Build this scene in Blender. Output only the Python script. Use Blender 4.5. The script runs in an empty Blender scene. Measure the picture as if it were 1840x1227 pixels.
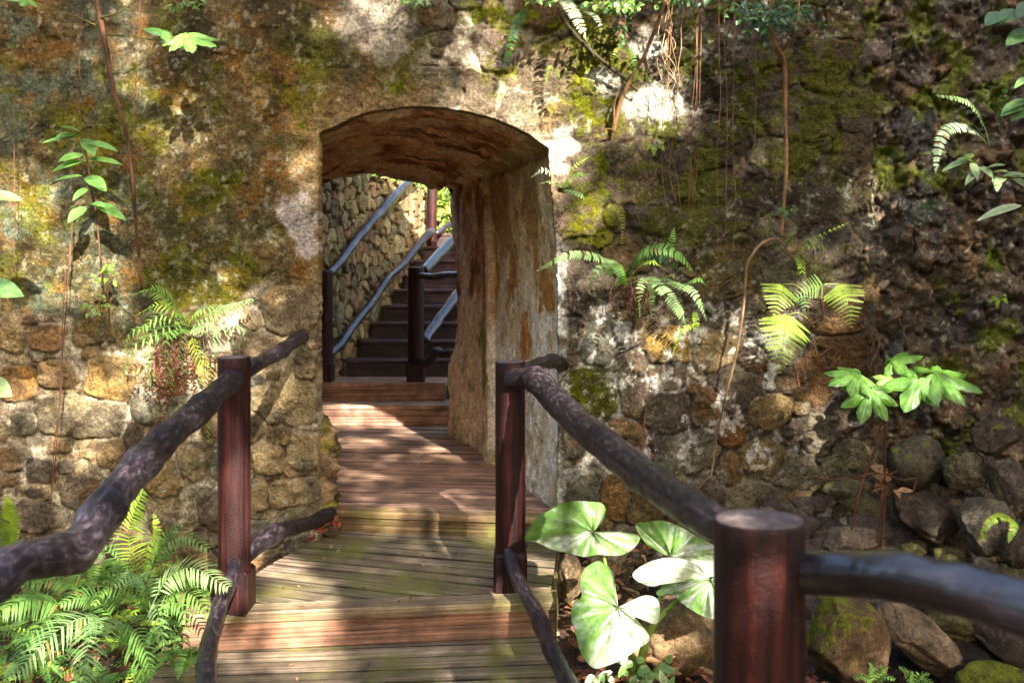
import bpy, math, random
import numpy as np
from mathutils import Vector, Matrix, noise
random.seed(7)
rng = np.random.default_rng(11)
SC = bpy.context.scene
COL = SC.collection
CAMZ, F, CX, HY = 1.445, 1790.0, 920.0, 500.0
WD = 4.95                      # distance of the wall face
def P(px, py, D): return Vector(((px-CX)/F*D, D, CAMZ-(py-HY)/F*D))
def PL(pts): return [P(*p) for p in pts]

# ------------------------------------------------------------ numpy noise
def hsh(ix, iy, seed):
    h = (ix.astype(np.int64)*374761393 + iy.astype(np.int64)*668265263 + seed*974634777) & 0xffffffff
    h = ((h ^ (h >> 13))*1274126177) & 0xffffffff
    return ((h ^ (h >> 16)) & 0xffff)/65535.0
def vn(x, y, seed=0):
    ix = np.floor(x); iy = np.floor(y); fx = x-ix; fy = y-iy
    ix = ix.astype(np.int64); iy = iy.astype(np.int64)
    fx = fx*fx*(3-2*fx); fy = fy*fy*(3-2*fy)
    a = hsh(ix, iy, seed); b = hsh(ix+1, iy, seed); c = hsh(ix, iy+1, seed); d = hsh(ix+1, iy+1, seed)
    return (a*(1-fx)+b*fx)*(1-fy)+(c*(1-fx)+d*fx)*fy
def fbm(x, y, s, octv=5, seed=0, gain=.5):
    x = np.asarray(x, float)/s; y = np.asarray(y, float)/s
    t = 0; a = 1; n = 0
    for o in range(octv):
        t = t+a*vn(x+o*17.3, y+o*9.1, seed+o*31); n += a; a *= gain
        x, y = (x*1.6+y*1.2), (y*1.6-x*1.2)
    return t/n
def sst(a, b, x): 
    t = np.clip((x-a)/(b-a), 0, 1); return t*t*(3-2*t)
def mixc(c, col, m): return c*(1-m[..., None])+np.array(col)*m[..., None]
def mixa(a, b, m): return a*(1-m)+b*m
def sat(c, k=1.15, tint=(1.0, .985, .93)):
    l = (c@np.array([.3, .6, .1]))[..., None]; return np.clip((l+(c-l)*k)*np.array(tint), .008, .85)

# ------------------------------------------------------------ objects
def tag(o, label, cat, group=None, kind=None):
    if label: o['label'] = label
    if cat: o['category'] = cat
    if group: o['group'] = group
    if kind: o['kind'] = kind
    return o
def thing(name, loc, label, cat, group=None):
    o = bpy.data.objects.new(name, None); COL.objects.link(o); o.location = loc; o.empty_display_size = .1
    return tag(o, label, cat, group)
def wloc(o):
    v = Vector(o.location)
    while o.parent: o = o.parent; v += o.location
    return v
def mk(name, verts, faces, mats, parent=None, smooth=True, attrs=None, uvs=None, midx=None):
    """link one mesh object; verts are world coordinates"""
    V = np.asarray([tuple(v) for v in verts] if not isinstance(verts, np.ndarray) else verts, dtype=np.float64)
    me = bpy.data.meshes.new(name)
    if parent is not None: off = np.array(wloc(parent))
    else: off = np.array([(V[:, 0].min()+V[:, 0].max())/2, (V[:, 1].min()+V[:, 1].max())/2, V[:, 2].min()])
    V = V-off
    if isinstance(faces, np.ndarray):
        n, k = faces.shape
        me.vertices.add(len(V)); me.vertices.foreach_set('co', V.ravel())
        me.loops.add(n*k); me.loops.foreach_set('vertex_index', faces.ravel().astype(np.int32))
        me.polygons.add(n); me.polygons.foreach_set('loop_start', np.arange(0, n*k, k, dtype=np.int32))
        me.update(calc_edges=True)
    else:
        me.from_pydata(V.tolist(), [], faces); me.update()
    if not isinstance(mats, (list, tuple)): mats = [mats]
    for m in mats: me.materials.append(m)
    if midx is not None: me.polygons.foreach_set('material_index', np.asarray(midx, dtype=np.int32))
    me.polygons.foreach_set('use_smooth', np.full(len(me.polygons), bool(smooth)))
    if attrs is not None:
        for an, arr in attrs.items():
            arr = np.asarray(arr, dtype=np.float32)
            c4 = np.ones((len(V), 4), np.float32)
            c4[:, :3] = arr if arr.ndim == 2 else arr[:, None]
            at = me.attributes.new(an, 'FLOAT_COLOR', 'POINT'); at.data.foreach_set('color', c4.ravel())
    if uvs is not None:   # per vertex uv
        uvs = np.asarray(uvs, dtype=np.float32)
        li = np.zeros(len(me.loops), np.int32); me.loops.foreach_get('vertex_index', li)
        l = me.uv_layers.new(name='UVMap'); l.data.foreach_set('uv', uvs[li].ravel())
    me.update()
    o = bpy.data.objects.new(name, me); COL.objects.link(o)
    if parent is not None: o.parent = parent; o.location = (0, 0, 0)
    else: o.location = off
    return o

class MB:
    def __init__(s): s.v = []; s.f = []; s.c = []; s.uv = []; s.m = []
    def add(s, vs, fs, c=None, uv=None, m=0):
        b = len(s.v); s.v += [tuple(v) for v in vs]; s.f += [tuple(i+b for i in f) for f in fs]; s.m += [m]*len(fs)
        if c is None: c = (1, 1, 1)
        s.c += [c]*len(vs) if not isinstance(c, list) else c
        s.uv += uv if uv is not None else [(0, 0)]*len(vs)
    def build(s, name, mat, parent=None, smooth=True):
        return mk(name, np.array(s.v, float), s.f, mat, parent, smooth, {'Col': np.array(s.c, float)}, s.uv, s.m)

# ------------------------------------------------------------ materials
def newmat(name):
    m = bpy.data.materials.new(name); m.use_nodes = True
    nt = m.node_tree; b = nt.nodes['Principled BSDF']
    return m, nt, b
def N(nt, t, **k):
    n = nt.nodes.new(t)
    for a, v in k.items():
        if a in n.inputs: n.inputs[a].default_value = v
        else: setattr(n, a, v)
    return n
def ramp(nt, src, stops):
    r = nt.nodes.new('ShaderNodeValToRGB'); e = r.color_ramp.elements
    while len(e) < len(stops): e.new(.5)
    for i, (p, c) in enumerate(stops):
        e[i].position = p; e[i].color = (c[0], c[1], c[2], 1) if not isinstance(c, (int, float)) else (c, c, c, 1)
    nt.links.new(src, r.inputs[0]); return r.outputs[0]
def mul(nt, a, b, mode='MULTIPLY', fac=1.0):
    m = nt.nodes.new('ShaderNodeMix'); m.data_type = 'RGBA'; m.blend_type = mode
    if isinstance(fac, (int, float)): m.inputs[0].default_value = fac
    else: nt.links.new(fac, m.inputs[0])
    for s, i in ((a, 6), (b, 7)):
        if isinstance(s, tuple): m.inputs[i].default_value = (*s, 1)
        else: nt.links.new(s, m.inputs[i])
    return m.outputs[2]
def noisetex(nt, scale, detail=6, vec=None, rough=.6, dist=0):
    n = N(nt, 'ShaderNodeTexNoise'); n.inputs['Scale'].default_value = scale; n.inputs['Detail'].default_value = detail
    n.inputs['Roughness'].default_value = rough; n.inputs['Distortion'].default_value = dist
    if vec is not None: nt.links.new(vec, n.inputs['Vector'])
    return n.outputs['Fac']
def coords(nt, kind='Object', scale=(1, 1, 1)):
    tc = nt.nodes.new('ShaderNodeTexCoord'); mp = nt.nodes.new('ShaderNodeMapping')
    mp.inputs['Scale'].default_value = scale; nt.links.new(tc.outputs[kind], mp.inputs['Vector']); return mp.outputs[0]
def bump(nt, b, src, dist=.01, strength=1.0, prev=None):
    n = nt.nodes.new('ShaderNodeBump'); n.inputs['Distance'].default_value = dist; n.inputs['Strength'].default_value = strength
    nt.links.new(src, n.inputs['Height'])
    if prev is not None: nt.links.new(prev, n.inputs['Normal'])
    nt.links.new(n.outputs[0], b.inputs['Normal']); return n.outputs[0]
def attr(nt, n='Col'):
    a = nt.nodes.new('ShaderNodeAttribute'); a.attribute_name = n; return a.outputs['Color']

def stone_mat(name, rough=.8, fs=90, bd=.006, spec=.35, contrast=(.35, 1.7), stretch=(1, 1, 1)):
    m, nt, b = newmat(name); v = coords(nt, 'Object', stretch)
    f1 = noisetex(nt, fs, 8, v, .75); f2 = noisetex(nt, fs*.22, 8, v, .72, .5); f3 = noisetex(nt, fs*2.6, 3, v, .7)
    vo = N(nt, 'ShaderNodeTexVoronoi'); vo.inputs['Scale'].default_value = fs*.55; vo.inputs['Randomness'].default_value = 1
    wv = nt.nodes.new('ShaderNodeMix'); wv.data_type = 'VECTOR'; nz = N(nt, 'ShaderNodeTexNoise'); nz.inputs['Scale'].default_value = fs*.5
    nt.links.new(v, nz.inputs['Vector']); wv.inputs[0].default_value = .03; nt.links.new(v, wv.inputs[4]); nt.links.new(nz.outputs['Color'], wv.inputs[5]); nt.links.new(wv.outputs[1], vo.inputs['Vector'])
    c = mul(nt, attr(nt), ramp(nt, f1, [(.32, contrast[0]), (.5, .95), (.7, contrast[1])]))
    c = mul(nt, c, ramp(nt, f2, [(.32, .62), (.5, 1.0), (.68, 1.38)]))
    c = mul(nt, c, ramp(nt, f3, [(.36, .30), (.44, 1.0), (.6, 1.0), (.68, 1.9)]))
    c = mul(nt, c, ramp(nt, vo.outputs['Distance'], [(.05, .55), (.22, 1.0), (1, 1.08)]))
    nt.links.new(c, b.inputs['Base Color'])
    b.inputs['Roughness'].default_value = rough; b.inputs['Specular IOR Level'].default_value = spec
    p = bump(nt, b, f2, bd*2.2); p = bump(nt, b, vo.outputs['Distance'], bd*.8, 1, p); bump(nt, b, f1, bd*1.5, 1, p)
    return m
M = {}
M['wall'] = stone_mat('weathered_stone', .95, 75, .008, .06)
M['vault'] = stone_mat('vault_stone', .75, 55, .0035, .08, (.6, 1.35))
M['rock'] = stone_mat('river_rock', .7, 60, .006, .25)
M['ground'] = stone_mat('earth', .9, 60, .01, .2)

def wood_mat(name, c1, c2, c3, rough=.35, kind='UV', sc=(3, 60, 1), coat=0., bd=.002, usecol=False, spk=.62, si=.3, speck=None, algae=None, bs=1.0):
    m, nt, b = newmat(name); v = coords(nt, kind, sc)
    g = noisetex(nt, bs, 8, v, .65, .3); vo = coords(nt, 'Object')
    blo = noisetex(nt, 7, 5, vo, .6); fine = noisetex(nt, 160, 3, vo, .7)
    c = ramp(nt, g, [(.28, c1), (.5, c2), (.74, c3)])
    c = mul(nt, c, ramp(nt, blo, [(.32, .5), (.5, 1.), (.68, 1.6)]))
    if usecol: c = mul(nt, c, attr(nt))
    if algae:
        a1 = noisetex(nt, 3.2, 6, vo, .6, .3)
        f = ramp(nt, a1, [(.47, 0.), (.66, .8)])
        c = mul(nt, c, algae, 'MIX', f)
    if speck:
        c = mul(nt, c, speck, 'MIX', ramp(nt, fine, [(spk, 0.), (spk+.1, .75)]))
    nt.links.new(c, b.inputs['Base Color'])
    nt.links.new(ramp(nt, blo, [(.3, rough*.75), (.7, min(1, rough*1.45))]), b.inputs['Roughness'])
    b.inputs['Specular IOR Level'].default_value = si; b.inputs['Coat Weight'].default_value = coat; b.inputs['Coat Roughness'].default_value = .25
    p = bump(nt, b, g, bd*1.6); bump(nt, b, fine, bd*.5, 1, p)
    return m
M['post'] = wood_mat('varnished_log', (.004, .0013, .0012), (.021, .0045, .0038), (.095, .016, .010), .40, 'UV', (1.1, 30, 1), .03, .006, speck=(.10, .05, .045), spk=.72, si=.22)
M['endgrain'] = wood_mat('end_grain', (.045, .03, .024), (.12, .085, .07), (.26, .20, .18), .6, 'Object', (30, 30, 30), 0, .003)
M['rail'] = wood_mat('branch_bark', (.003, .002, .0025), (.016, .0095, .012), (.11, .08, .09), .34, 'UV', (20, 55, 1), .2, .008, speck=(.30, .26, .27), spk=.66)
M['railfar'] = wood_mat('polished_branch', (.008, .005, .006), (.024, .017, .02), (.09, .07, .078), .13, 'UV', (3, 18, 1), .9, .003)
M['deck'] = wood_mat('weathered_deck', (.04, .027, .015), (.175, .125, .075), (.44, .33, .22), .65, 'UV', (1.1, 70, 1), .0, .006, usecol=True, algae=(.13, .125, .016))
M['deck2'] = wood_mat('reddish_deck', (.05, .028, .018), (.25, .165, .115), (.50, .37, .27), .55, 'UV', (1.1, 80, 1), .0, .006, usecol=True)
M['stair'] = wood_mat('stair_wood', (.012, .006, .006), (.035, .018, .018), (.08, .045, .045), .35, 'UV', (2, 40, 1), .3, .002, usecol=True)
M['vine'] = wood_mat('vine_bark', (.05, .032, .02), (.17, .115, .07), (.36, .27, .17), .6, 'UV', (6, 6, 1), 0, .002, usecol=True)

def leaf_mat(name, trans=.35, rough=.35, sc=40, spec=.5, vein=False):
    m, nt, b = newmat(name); v = coords(nt)
    f = noisetex(nt, sc, 4, v, .6)
    c = mul(nt, attr(nt), ramp(nt, f, [(.3, .65), (.5, 1.), (.7, 1.35)]))
    nt.links.new(c, b.inputs['Base Color'])
    b.inputs['Roughness'].default_value = rough; b.inputs['Specular IOR Level'].default_value = spec
    bump(nt, b, f, .002)
    tr = nt.nodes.new('ShaderNodeBsdfTranslucent'); mx = nt.nodes.new('ShaderNodeMixShader')
    c2 = mul(nt, c, (1.25, 1.35, .6)); nt.links.new(c2, tr.inputs['Color'])
    mx.inputs[0].default_value = trans
    nt.links.new(b.outputs[0], mx.inputs[1]); nt.links.new(tr.outputs[0], mx.inputs[2])
    nt.links.new(mx.outputs[0], nt.nodes['Material Output'].inputs['Surface'])
    return m
M['leaf'] = leaf_mat('leaf'); M['fern'] = leaf_mat('fern_leaf', .4, .45, 25, .3); M['canopy'] = leaf_mat('canopy_leaf', .12, .5, 10)
M['dead'] = leaf_mat('dead_leaf', .1, .8, 50, .1); M['ear'] = leaf_mat('glossy_leaf', .3, .3, 60, .5)

# ------------------------------------------------------------ generic shapes
def spline(pts, n):
    """Catmull-Rom through tuples of any dimension -> n samples"""
    A = np.array([tuple(p) for p in pts], float)
    if len(A) == 2: return np.array([A[0]*(1-t)+A[1]*t for t in np.linspace(0, 1, n)])
    seg = np.linalg.norm(np.diff(A[:, :3], axis=0), axis=1); cum = np.concatenate([[0], np.cumsum(seg)]); out = []
    Q = np.vstack([2*A[0]-A[1], A, 2*A[-1]-A[-2]])
    for s in np.linspace(0, cum[-1], n):
        i = min(max(int(np.searchsorted(cum, s, 'right'))-1, 0), len(A)-2)
        t = (s-cum[i])/max(seg[i], 1e-9); p0, p1, p2, p3 = Q[i:i+4]
        out.append(.5*((2*p1)+(-p0+p2)*t+(2*p0-5*p1+4*p2-p3)*t*t+(-p0+3*p1-3*p2+p3)*t**3))
    return np.array(out)
def tube(mb, pts, rad, n=40, k=8, amp=0., ns=20., c=(1, 1, 1), cap=True, knots=(), seed=0):
    """pts: 3d points, rad: radius per point or number"""
    if isinstance(rad, (int, float)): rad = [rad]*len(pts)
    S = spline([(p[0], p[1], p[2], r) for p, r in zip(pts, rad)], n)
    vs = []; uv = []; up = Vector((0, 0, 1)); prev = None; L = 0
    for i in range(n):
        p = Vector(S[i][:3]); r = max(S[i][3], 1e-4)
        t = (Vector(S[min(i+1, n-1)][:3])-Vector(S[max(i-1, 0)][:3])).normalized()
        if prev is None:
            a = t.cross(Vector((.13, .2, 1))); a = a.normalized() if a.length > 1e-3 else Vector((1, 0, 0))
        else:
            a = prev-t*prev.dot(t); a.normalize()
        prev = a; b = t.cross(a)
        if i: L += (p-lastp).length
        lastp = p
        kn = 0
        for (kt, kh, kw) in knots: kn += kh*math.exp(-((i/(n-1)-kt)/kw)**2)
        for j in range(k):
            an = 2*math.pi*j/k; d = a*math.cos(an)+b*math.sin(an)
            q = p+d*r
            rr = r
            if amp: rr += amp*(noise.noise(q*ns+Vector((seed, 0, 0)))+.5*noise.noise(q*ns*2.7)+.25*noise.noise(q*ns*6))
            rr += kn*(.55+.6*noise.noise(d*1.3+Vector((seed, i*.02, 0))))
            vs.append(p+d*rr); uv.append((L, j/k*2*math.pi*r if True else 0))
    fs = [(i*k+j, i*k+(j+1) % k, (i+1)*k+(j+1) % k, (i+1)*k+j) for i in range(n-1) for j in range(k)]
    if cap: fs.append(tuple(range(k-1, -1, -1))); fs.append(tuple((n-1)*k+j for j in range(k)))
    mb.add(vs, fs, c, uv)
def box(mb, lo, hi, c=(1, 1, 1), bev=.004, uvax=0, m=0):
    x0, y0, z0 = lo; x1, y1, z1 = hi; b = bev
    vs = []
    # bevelled box: 24 verts
    import itertools
    idx = {}
    for sx, sy, sz in itertools.product((0, 1), repeat=3):
        for ax in range(3):
            p = [x1 if sx else x0, y1 if sy else y0, z1 if sz else z0]
            s = (sx, sy, sz)
            for q in range(3):
                if q != ax: p[q] += -b if s[q] else b
            idx[(sx, sy, sz, ax)] = len(vs); vs.append(p)
    fs = []
    def cyc(ax, s):
        o = [a for a in range(3) if a != ax]; l = []
        for u, v in ((0, 0), (1, 0), (1, 1), (0, 1)):
            k = [0, 0, 0]; k[ax] = s; k[o[0]] = u; k[o[1]] = v; l.append(idx[(*k, ax)])
        flip = (ax == 1) ^ (s == 0)
        return l[::-1] if flip else l
    for ax in range(3):
        for s in (0, 1): fs.append(cyc(ax, s))
    for ax in range(3):   # edges along ax
        o = [a for a in range(3) if a != ax]
        for u in (0, 1):
            for v in (0, 1):
                k0 = [0]*3; k0[o[0]] = u; k0[o[1]] = v; k1 = list(k0); k1[ax] = 1
                fs.append((idx[(*k0, o[0])], idx[(*k1, o[0])], idx[(*k1, o[1])], idx[(*k0, o[1])]))
    for s in itertools.product((0, 1), repeat=3): fs.append(tuple(idx[(*s, a)] for a in range(3)))
    ru = random.random()*9
    uv = [((p[uvax])+ru, p[(uvax+1) % 3]+p[(uvax+2) % 3]+ru) for p in vs]
    mb.add(vs, fs, c, uv, m)
def clip(poly, a, b):
    """keep left of a->b"""
    out = []; n = len(poly)
    f = lambda p: (b[0]-a[0])*(p[1]-a[1])-(b[1]-a[1])*(p[0]-a[0])
    for i in range(n):
        p, q = poly[i], poly[(i+1) % n]; fp, fq = f(p), f(q)
        if fp >= 0: out.append(p)
        if (fp >= 0) != (fq >= 0):
            t = fp/(fp-fq); out.append((p[0]+(q[0]-p[0])*t, p[1]+(q[1]-p[1])*t))
    return out
def prism(mb, poly, z0, z1, d, c, bev=.004, shade_dirt=1.0):
    """poly ccw, extruded; d = grain direction 2d"""
    n = len(poly)
    if n < 3: return
    cx = sum(p[0] for p in poly)/n; cy = sum(p[1] for p in poly)/n
    ar = sum(poly[i][0]*poly[(i+1) % n][1]-poly[(i+1) % n][0]*poly[i][1] for i in range(n))/2
    if abs(ar) < 5e-4: return
    def inset(p, e):
        # move towards axis line through centroid
        v = (p[0]-cx, p[1]-cy); nrm = (-d[1], d[0]); s = v[0]*nrm[0]+v[1]*nrm[1]
        return (p[0]-nrm[0]*math.copysign(min(e, abs(s)), s), p[1]-nrm[1]*math.copysign(min(e, abs(s)), s))
    vs = [(p[0], p[1], z0) for p in poly]+[(p[0], p[1], z1-bev) for p in poly]+[(*inset(p, bev), z1) for p in poly]
    fs = [tuple(range(n-1, -1, -1)), tuple(2*n+i for i in range(n))]
    for l in (0, 1): fs += [(l*n+i, l*n+(i+1) % n, (l+1)*n+(i+1) % n, (l+1)*n+i) for i in range(n)]
    r1 = random.random()*20; r2 = random.random()*20
    uv = [(v[0]*d[0]+v[1]*d[1]+r1, -v[0]*d[1]+v[1]*d[0]+v[2]*.9+r2) for v in vs]
    mb.add(vs, fs, [(c[0]*shade_dirt, c[1]*shade_dirt, c[2]*shade_dirt)]*(2*n)+[tuple(c)]*n, uv)  # board sides painted dark for the shade in the gaps as well as dirt

# ------------------------------------------------------------ stone fields
def stonefield(X, Y, stones, reach=2.0, warp=(14, 60), seed=3):
    """X,Y 2-d grids with regular spacing; stones rows (cx,cy,rx,ry,rot,p). returns d1,d2,id"""
    wk = warp[0] if not callable(warp[0]) else warp[0](X)
    wx = X+wk*(fbm(X, Y, warp[1], 4, seed)-.5)*2; wy = Y+wk*(fbm(X, Y, warp[1], 4, seed+50)-.5)*2
    d1 = np.full(X.shape, 9.); d2 = np.full(X.shape, 9.); sid = np.full(X.shape, -1)
    xs = X[0]; ys = Y[:, 0]; inc = ys[-1] > ys[0]
    for i, (cx, cy, rx, ry, rot, p) in enumerate(stones):
        R = max(rx, ry)*reach+16
        c0, c1 = np.searchsorted(xs, [cx-R, cx+R])
        if inc: r0, r1 = np.searchsorted(ys, [cy-R, cy+R])
        else: r0, r1 = np.searchsorted(-ys, [-(cy+R), -(cy-R)])
        if c1 <= c0 or r1 <= r0: continue
        sl = (slice(r0, r1), slice(c0, c1))
        dx = wx[sl]-cx; dy = wy[sl]-cy; ca, sa = math.cos(rot), math.sin(rot)
        u = np.abs((dx*ca+dy*sa)/rx); v = np.abs((-dx*sa+dy*ca)/ry)
        d = (u**p+v**p)**(1/p)
        a = d1[sl]; b = d2[sl]; s = sid[sl]
        near = d < a
        b[:] = np.where(near, a, np.minimum(b, d)); s[:] = np.where(near, i, s); a[:] = np.where(near, d, a)
    return d1, d2, sid
def fillstones(x0, x1, y0, y1, sizes, explicit, tries, seed, sizefn=None, asp=(1.0, 1.5), overlap=.82):
    r = random.Random(seed); st = [tuple(e) for e in explicit]
    cell = {}
    def put(s):
        cell.setdefault((int(s[0]//120), int(s[1]//120)), []).append(s)
    for s in st: put(s)
    for size in sizes:
        for _ in range(tries):
            x = r.uniform(x0, x1); y = r.uniform(y0, y1); k = size*r.uniform(.8, 1.2)
            if sizefn: 
                k2 = sizefn(x, y)
                if k2 is None: continue
                k *= k2
            a = r.uniform(*asp); rx, ry = k*math.sqrt(a), k/math.sqrt(a)
            if r.random() < .2: rx, ry = ry, rx
            ok = True; ci, cj = int(x//120), int(y//120)
            for i in (ci-1, ci, ci+1):
                for j in (cj-1, cj, cj+1):
                    for s in cell.get((i, j), ()):
                        if ((x-s[0])/((s[2]+rx)*overlap))**2+((y-s[1])/((s[3]+ry)*overlap))**2 < 1: ok = False; break
                    if not ok: break
                if not ok: break
            if ok:
                s = (x, y, rx, ry, r.uniform(-.35, .35), r.choice((2.2, 2.6, 3.2, 4))); st.append(s); put(s)
    return st
def gridfaces(nr, nc):
    i = np.arange(nr-1)[:, None]*nc+np.arange(nc-1)[None, :]
    return np.stack([i, i+1, i+nc+1, i+nc], -1).reshape(-1, 4)
STONEPAL = np.array([(.15, .105, .06), (.18, .13, .07), (.12, .095, .07), (.22, .165, .095), (.13, .12, .09), (.10, .08, .06), (.17, .15, .10), (.16, .10, .055)])

# ============================================================ MAIN WALL FACE
PX = WD/F
# opening outline (px on the wall plane), from left base up over the arch to right base
arch = [(573, 240), (600, 227), (632, 213), (668, 201), (705, 195), (750, 192), (800, 195), (850, 203), (900, 218), (945, 238), (985, 266)]
OUT = [(575, 1010), (574, 900), (573, 760), (572, 600), (573, 450), (572, 330)]+arch+[(990, 330), (996, 400), (1001, 470), (1003, 600), (1003, 760), (1001, 905), (1001, 1010)]
def dense(pl, step):
    o = []
    for a, b in zip(pl[:-1], pl[1:]):
        n = max(1, int(math.dist(a, b)/step)); o += [(a[0]+(b[0]-a[0])*i/n, a[1]+(b[1]-a[1])*i/n) for i in range(n)]
    return o+[pl[-1]]
sm = spline([(p[0], p[1], 0) for p in arch], 60)[:, :2]
OUTL = dense([(575, 1010), (574, 900), (573, 760), (572, 600), (573, 450), (572, 330)]+[tuple(p) for p in sm]+[(990, 330), (996, 400), (1001, 470), (1003, 600), (1003, 760), (1001, 905), (1001, 1010)], 2.0)
OA = np.array(OUTL)
jit = (fbm(np.arange(len(OA)), OA[:, 1], 9, 4, 77)-.5)*7
tn = np.gradient(OA, axis=0); tn /= np.linalg.norm(tn, axis=1)[:, None]
OA = OA+np.stack([tn[:, 1], -tn[:, 0]], 1)*jit[:, None]*.8   # ragged edge
def inside(x, y):
    """inside the opening polygon"""
    poly = np.vstack([OA, [[1001, 1400], [575, 1400]]]); c = np.zeros(x.shape, bool)
    n = len(poly); j = n-1
    for i in range(n):
        xi, yi = poly[i]; xj, yj = poly[j]
        if yi != yj:
            c ^= ((yi > y) != (yj > y)) & (x < (xj-xi)*(y-yi)/(yj-yi)+xi)
        j = i
    return c
def outdist(x, y):
    """distance and nearest outline point, only evaluated near opening"""
    d = np.full(x.shape, 999.); nx = x.copy(); ny = y.copy()
    msk = (x > 480) & (x < 1100) & (y > 100) & (y < 1060)
    xs = x[msk]; ys = y[msk]; bd = np.full(xs.shape, 1e9); bx = xs.copy(); by = ys.copy()
    for (ox, oy) in OA:
        q = (xs-ox)**2+(ys-oy)**2; m = q < bd; bd[m] = q[m]; bx[m] = ox; by[m] = oy
    d[msk] = np.sqrt(bd); nx[msk] = bx; ny[msk] = by
    return d, nx, ny
cell = 2.6
gx = np.arange(-340, 1572, cell); gy = np.arange(-330, 1090, cell)
X, Y = np.meshgrid(gx, gy)
# explicit stones read from the wall
EX = [(520, 558, 50, 44, 0, 3), (455, 573, 22, 19, .3, 2.4), (462, 617, 46, 27, 0, 3), (548, 655, 19, 26, 0, 5), (512, 724, 58, 40, 0, 5),
 (548, 812, 33, 36, 0, 6), (482, 826, 29, 30, .05, 4), (532, 885, 46, 25, -.08, 5), (466, 893, 19, 26, 0, 4), (342, 826, 33, 38, .2, 3), (296, 852, 36, 42, -.3, 3),
 (104, 672, 33, 25, 0, 4), (205, 682, 52, 44, .15, 3.4), (36, 688, 31, 32, 0, 3.4), (147, 748, 86, 37, .05, 4), (263, 724, 26, 40, 0, 3), (238, 787, 19, 30, 0, 3),
 (20, 822, 24, 22, 0, 3), (75, 842, 29, 26, 0, 3), (200, 815, 28, 26, 0, 3), (150, 885, 38, 31, 0, 3), (20, 600, 27, 34, 0, 3), (88, 606, 34, 24, 0, 3), (160, 603, 28, 24, 0, 3),
 (60, 930, 45, 30, .1, 3), (385, 915, 30, 36, 0, 3), (225, 905, 34, 30, 0, 3), (410, 830, 28, 34, 0, 4), (395, 745, 34, 42, 0, 4), (330, 740, 28, 34, 0, 3), (385, 665, 32, 28, 0, 3),
 (300, 665, 26, 30, .1, 3), (45, 760, 26, 22, 0, 3), (110, 800, 22, 14, 0, 3), (465, 960, 40, 24, 0, 4), (530, 935, 30, 17, -.2, 4), (345, 610, 26, 20, 0, 3),
 # right side
 (1055, 712, 50, 50, 0, 7), (1135, 687, 25, 52, -.12, 4), (1197, 682, 33, 30, 0, 3), (1196, 742, 42, 40, 0, 3), (1262, 730, 30, 40, 0, 3), (1320, 690, 48, 44, .3, 2.6),
 (1200, 625, 39, 30, .1, 2.4), (1092, 612, 48, 36, -.2, 2.8), (1022, 615, 22, 44, 0, 5), (1288, 628, 44, 38, .3, 2.6), (1352, 650, 28, 26, .2, 2.6), (1235, 806, 50, 36, -.2, 3),
 (1041, 877, 36, 32, 0, 6), (1104, 890, 26, 42, 0, 4), (1158, 905, 30, 38, .1, 4), (1312, 775, 30, 22, 0, 3), (1366, 825, 40, 36, 0, 2.6), (1380, 735, 34, 28, 0, 3),
 (1312, 838, 26, 28, 0, 3), (1272, 882, 32, 24, .3, 3), (1348, 892, 44, 26, 0, 3), (1030, 790, 22, 34, -.2, 4), (1120, 785, 44, 36, .2, 3), (1430, 850, 34, 30, 0, 3), (1420, 905, 34, 24, 0, 3),
 (1380, 272, 29, 21, .1, 2.4), (1362, 347, 26, 19, 0, 2.4), (1265, 398, 38, 28, -.2, 2.4), (1185, 395, 42, 30, .1, 2.5), (1050, 520, 46, 52, 0, 3), (1130, 535, 36, 34, 0, 3),
 (1455, 680, 30, 48, 0, 3), (1470, 780, 26, 34, 0, 3), (1290, 330, 26, 22, .3, 2.4), (1215, 300, 34, 30, 0, 2.6), (1500, 560, 44, 40, 0, 3), (1495, 460, 48, 44, 0, 3),
 # dressed blocks round the arch
 (790, 158, 40, 34, 0, 6), (862, 168, 34, 44, .12, 5), (935, 200, 36, 40, .3, 5), (1000, 215, 30, 34, 0, 5), (1045, 300, 54, 46, 0, 7), (1040, 385, 44, 38, 0, 6), (1150, 325, 46, 40, 0, 5),
 (985, 120, 60, 46, 0, 4), (1085, 215, 50, 46, 0, 4), (900, 85, 44, 38, 0, 3), (1190, 210, 46, 40, 0, 4), (1180, 110, 50, 42, 0, 4)]
def zone_size(x, y):
    if x < 575 and y < 560-.0*x: return None
    if 560 < x < 780 and y < 200: return None
    if x > 1010 and y < 430: return 1.05
    return 1.0
ST = fillstones(-340, 1600, -330, 1090, (46, 34, 26, 19, 13), EX, 900, 5, zone_size, (1., 1.5), .92)
d1, d2, sid = stonefield(X, Y, ST, 2.0, (lambda x: 8+7*sst(600, 1000, x), 42), 3)
r_edge = np.minimum(1.06+.14*sst(1000, 1050, X)-d1+(fbm(X, Y, 14, 4, 66)-.5)*.22, (d2-d1)*.75+(fbm(X, Y, 10, 3, 67)-.5)*.08)
stone = sst(.0, .16, r_edge)                       # 1 on a stone, 0 in the joint
nst = len(ST); srnd = rng.random((nst+1, 6)); S_ = sid.copy(); S_[S_ < 0] = nst
n1 = fbm(X, Y, 180, 5, 1); n2 = fbm(X, Y, 60, 5, 2); n3 = fbm(X, Y, 22, 5, 4); n4 = fbm(X, Y, 9, 3, 6); n5 = fbm(X, Y, 330, 4, 9)
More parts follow.
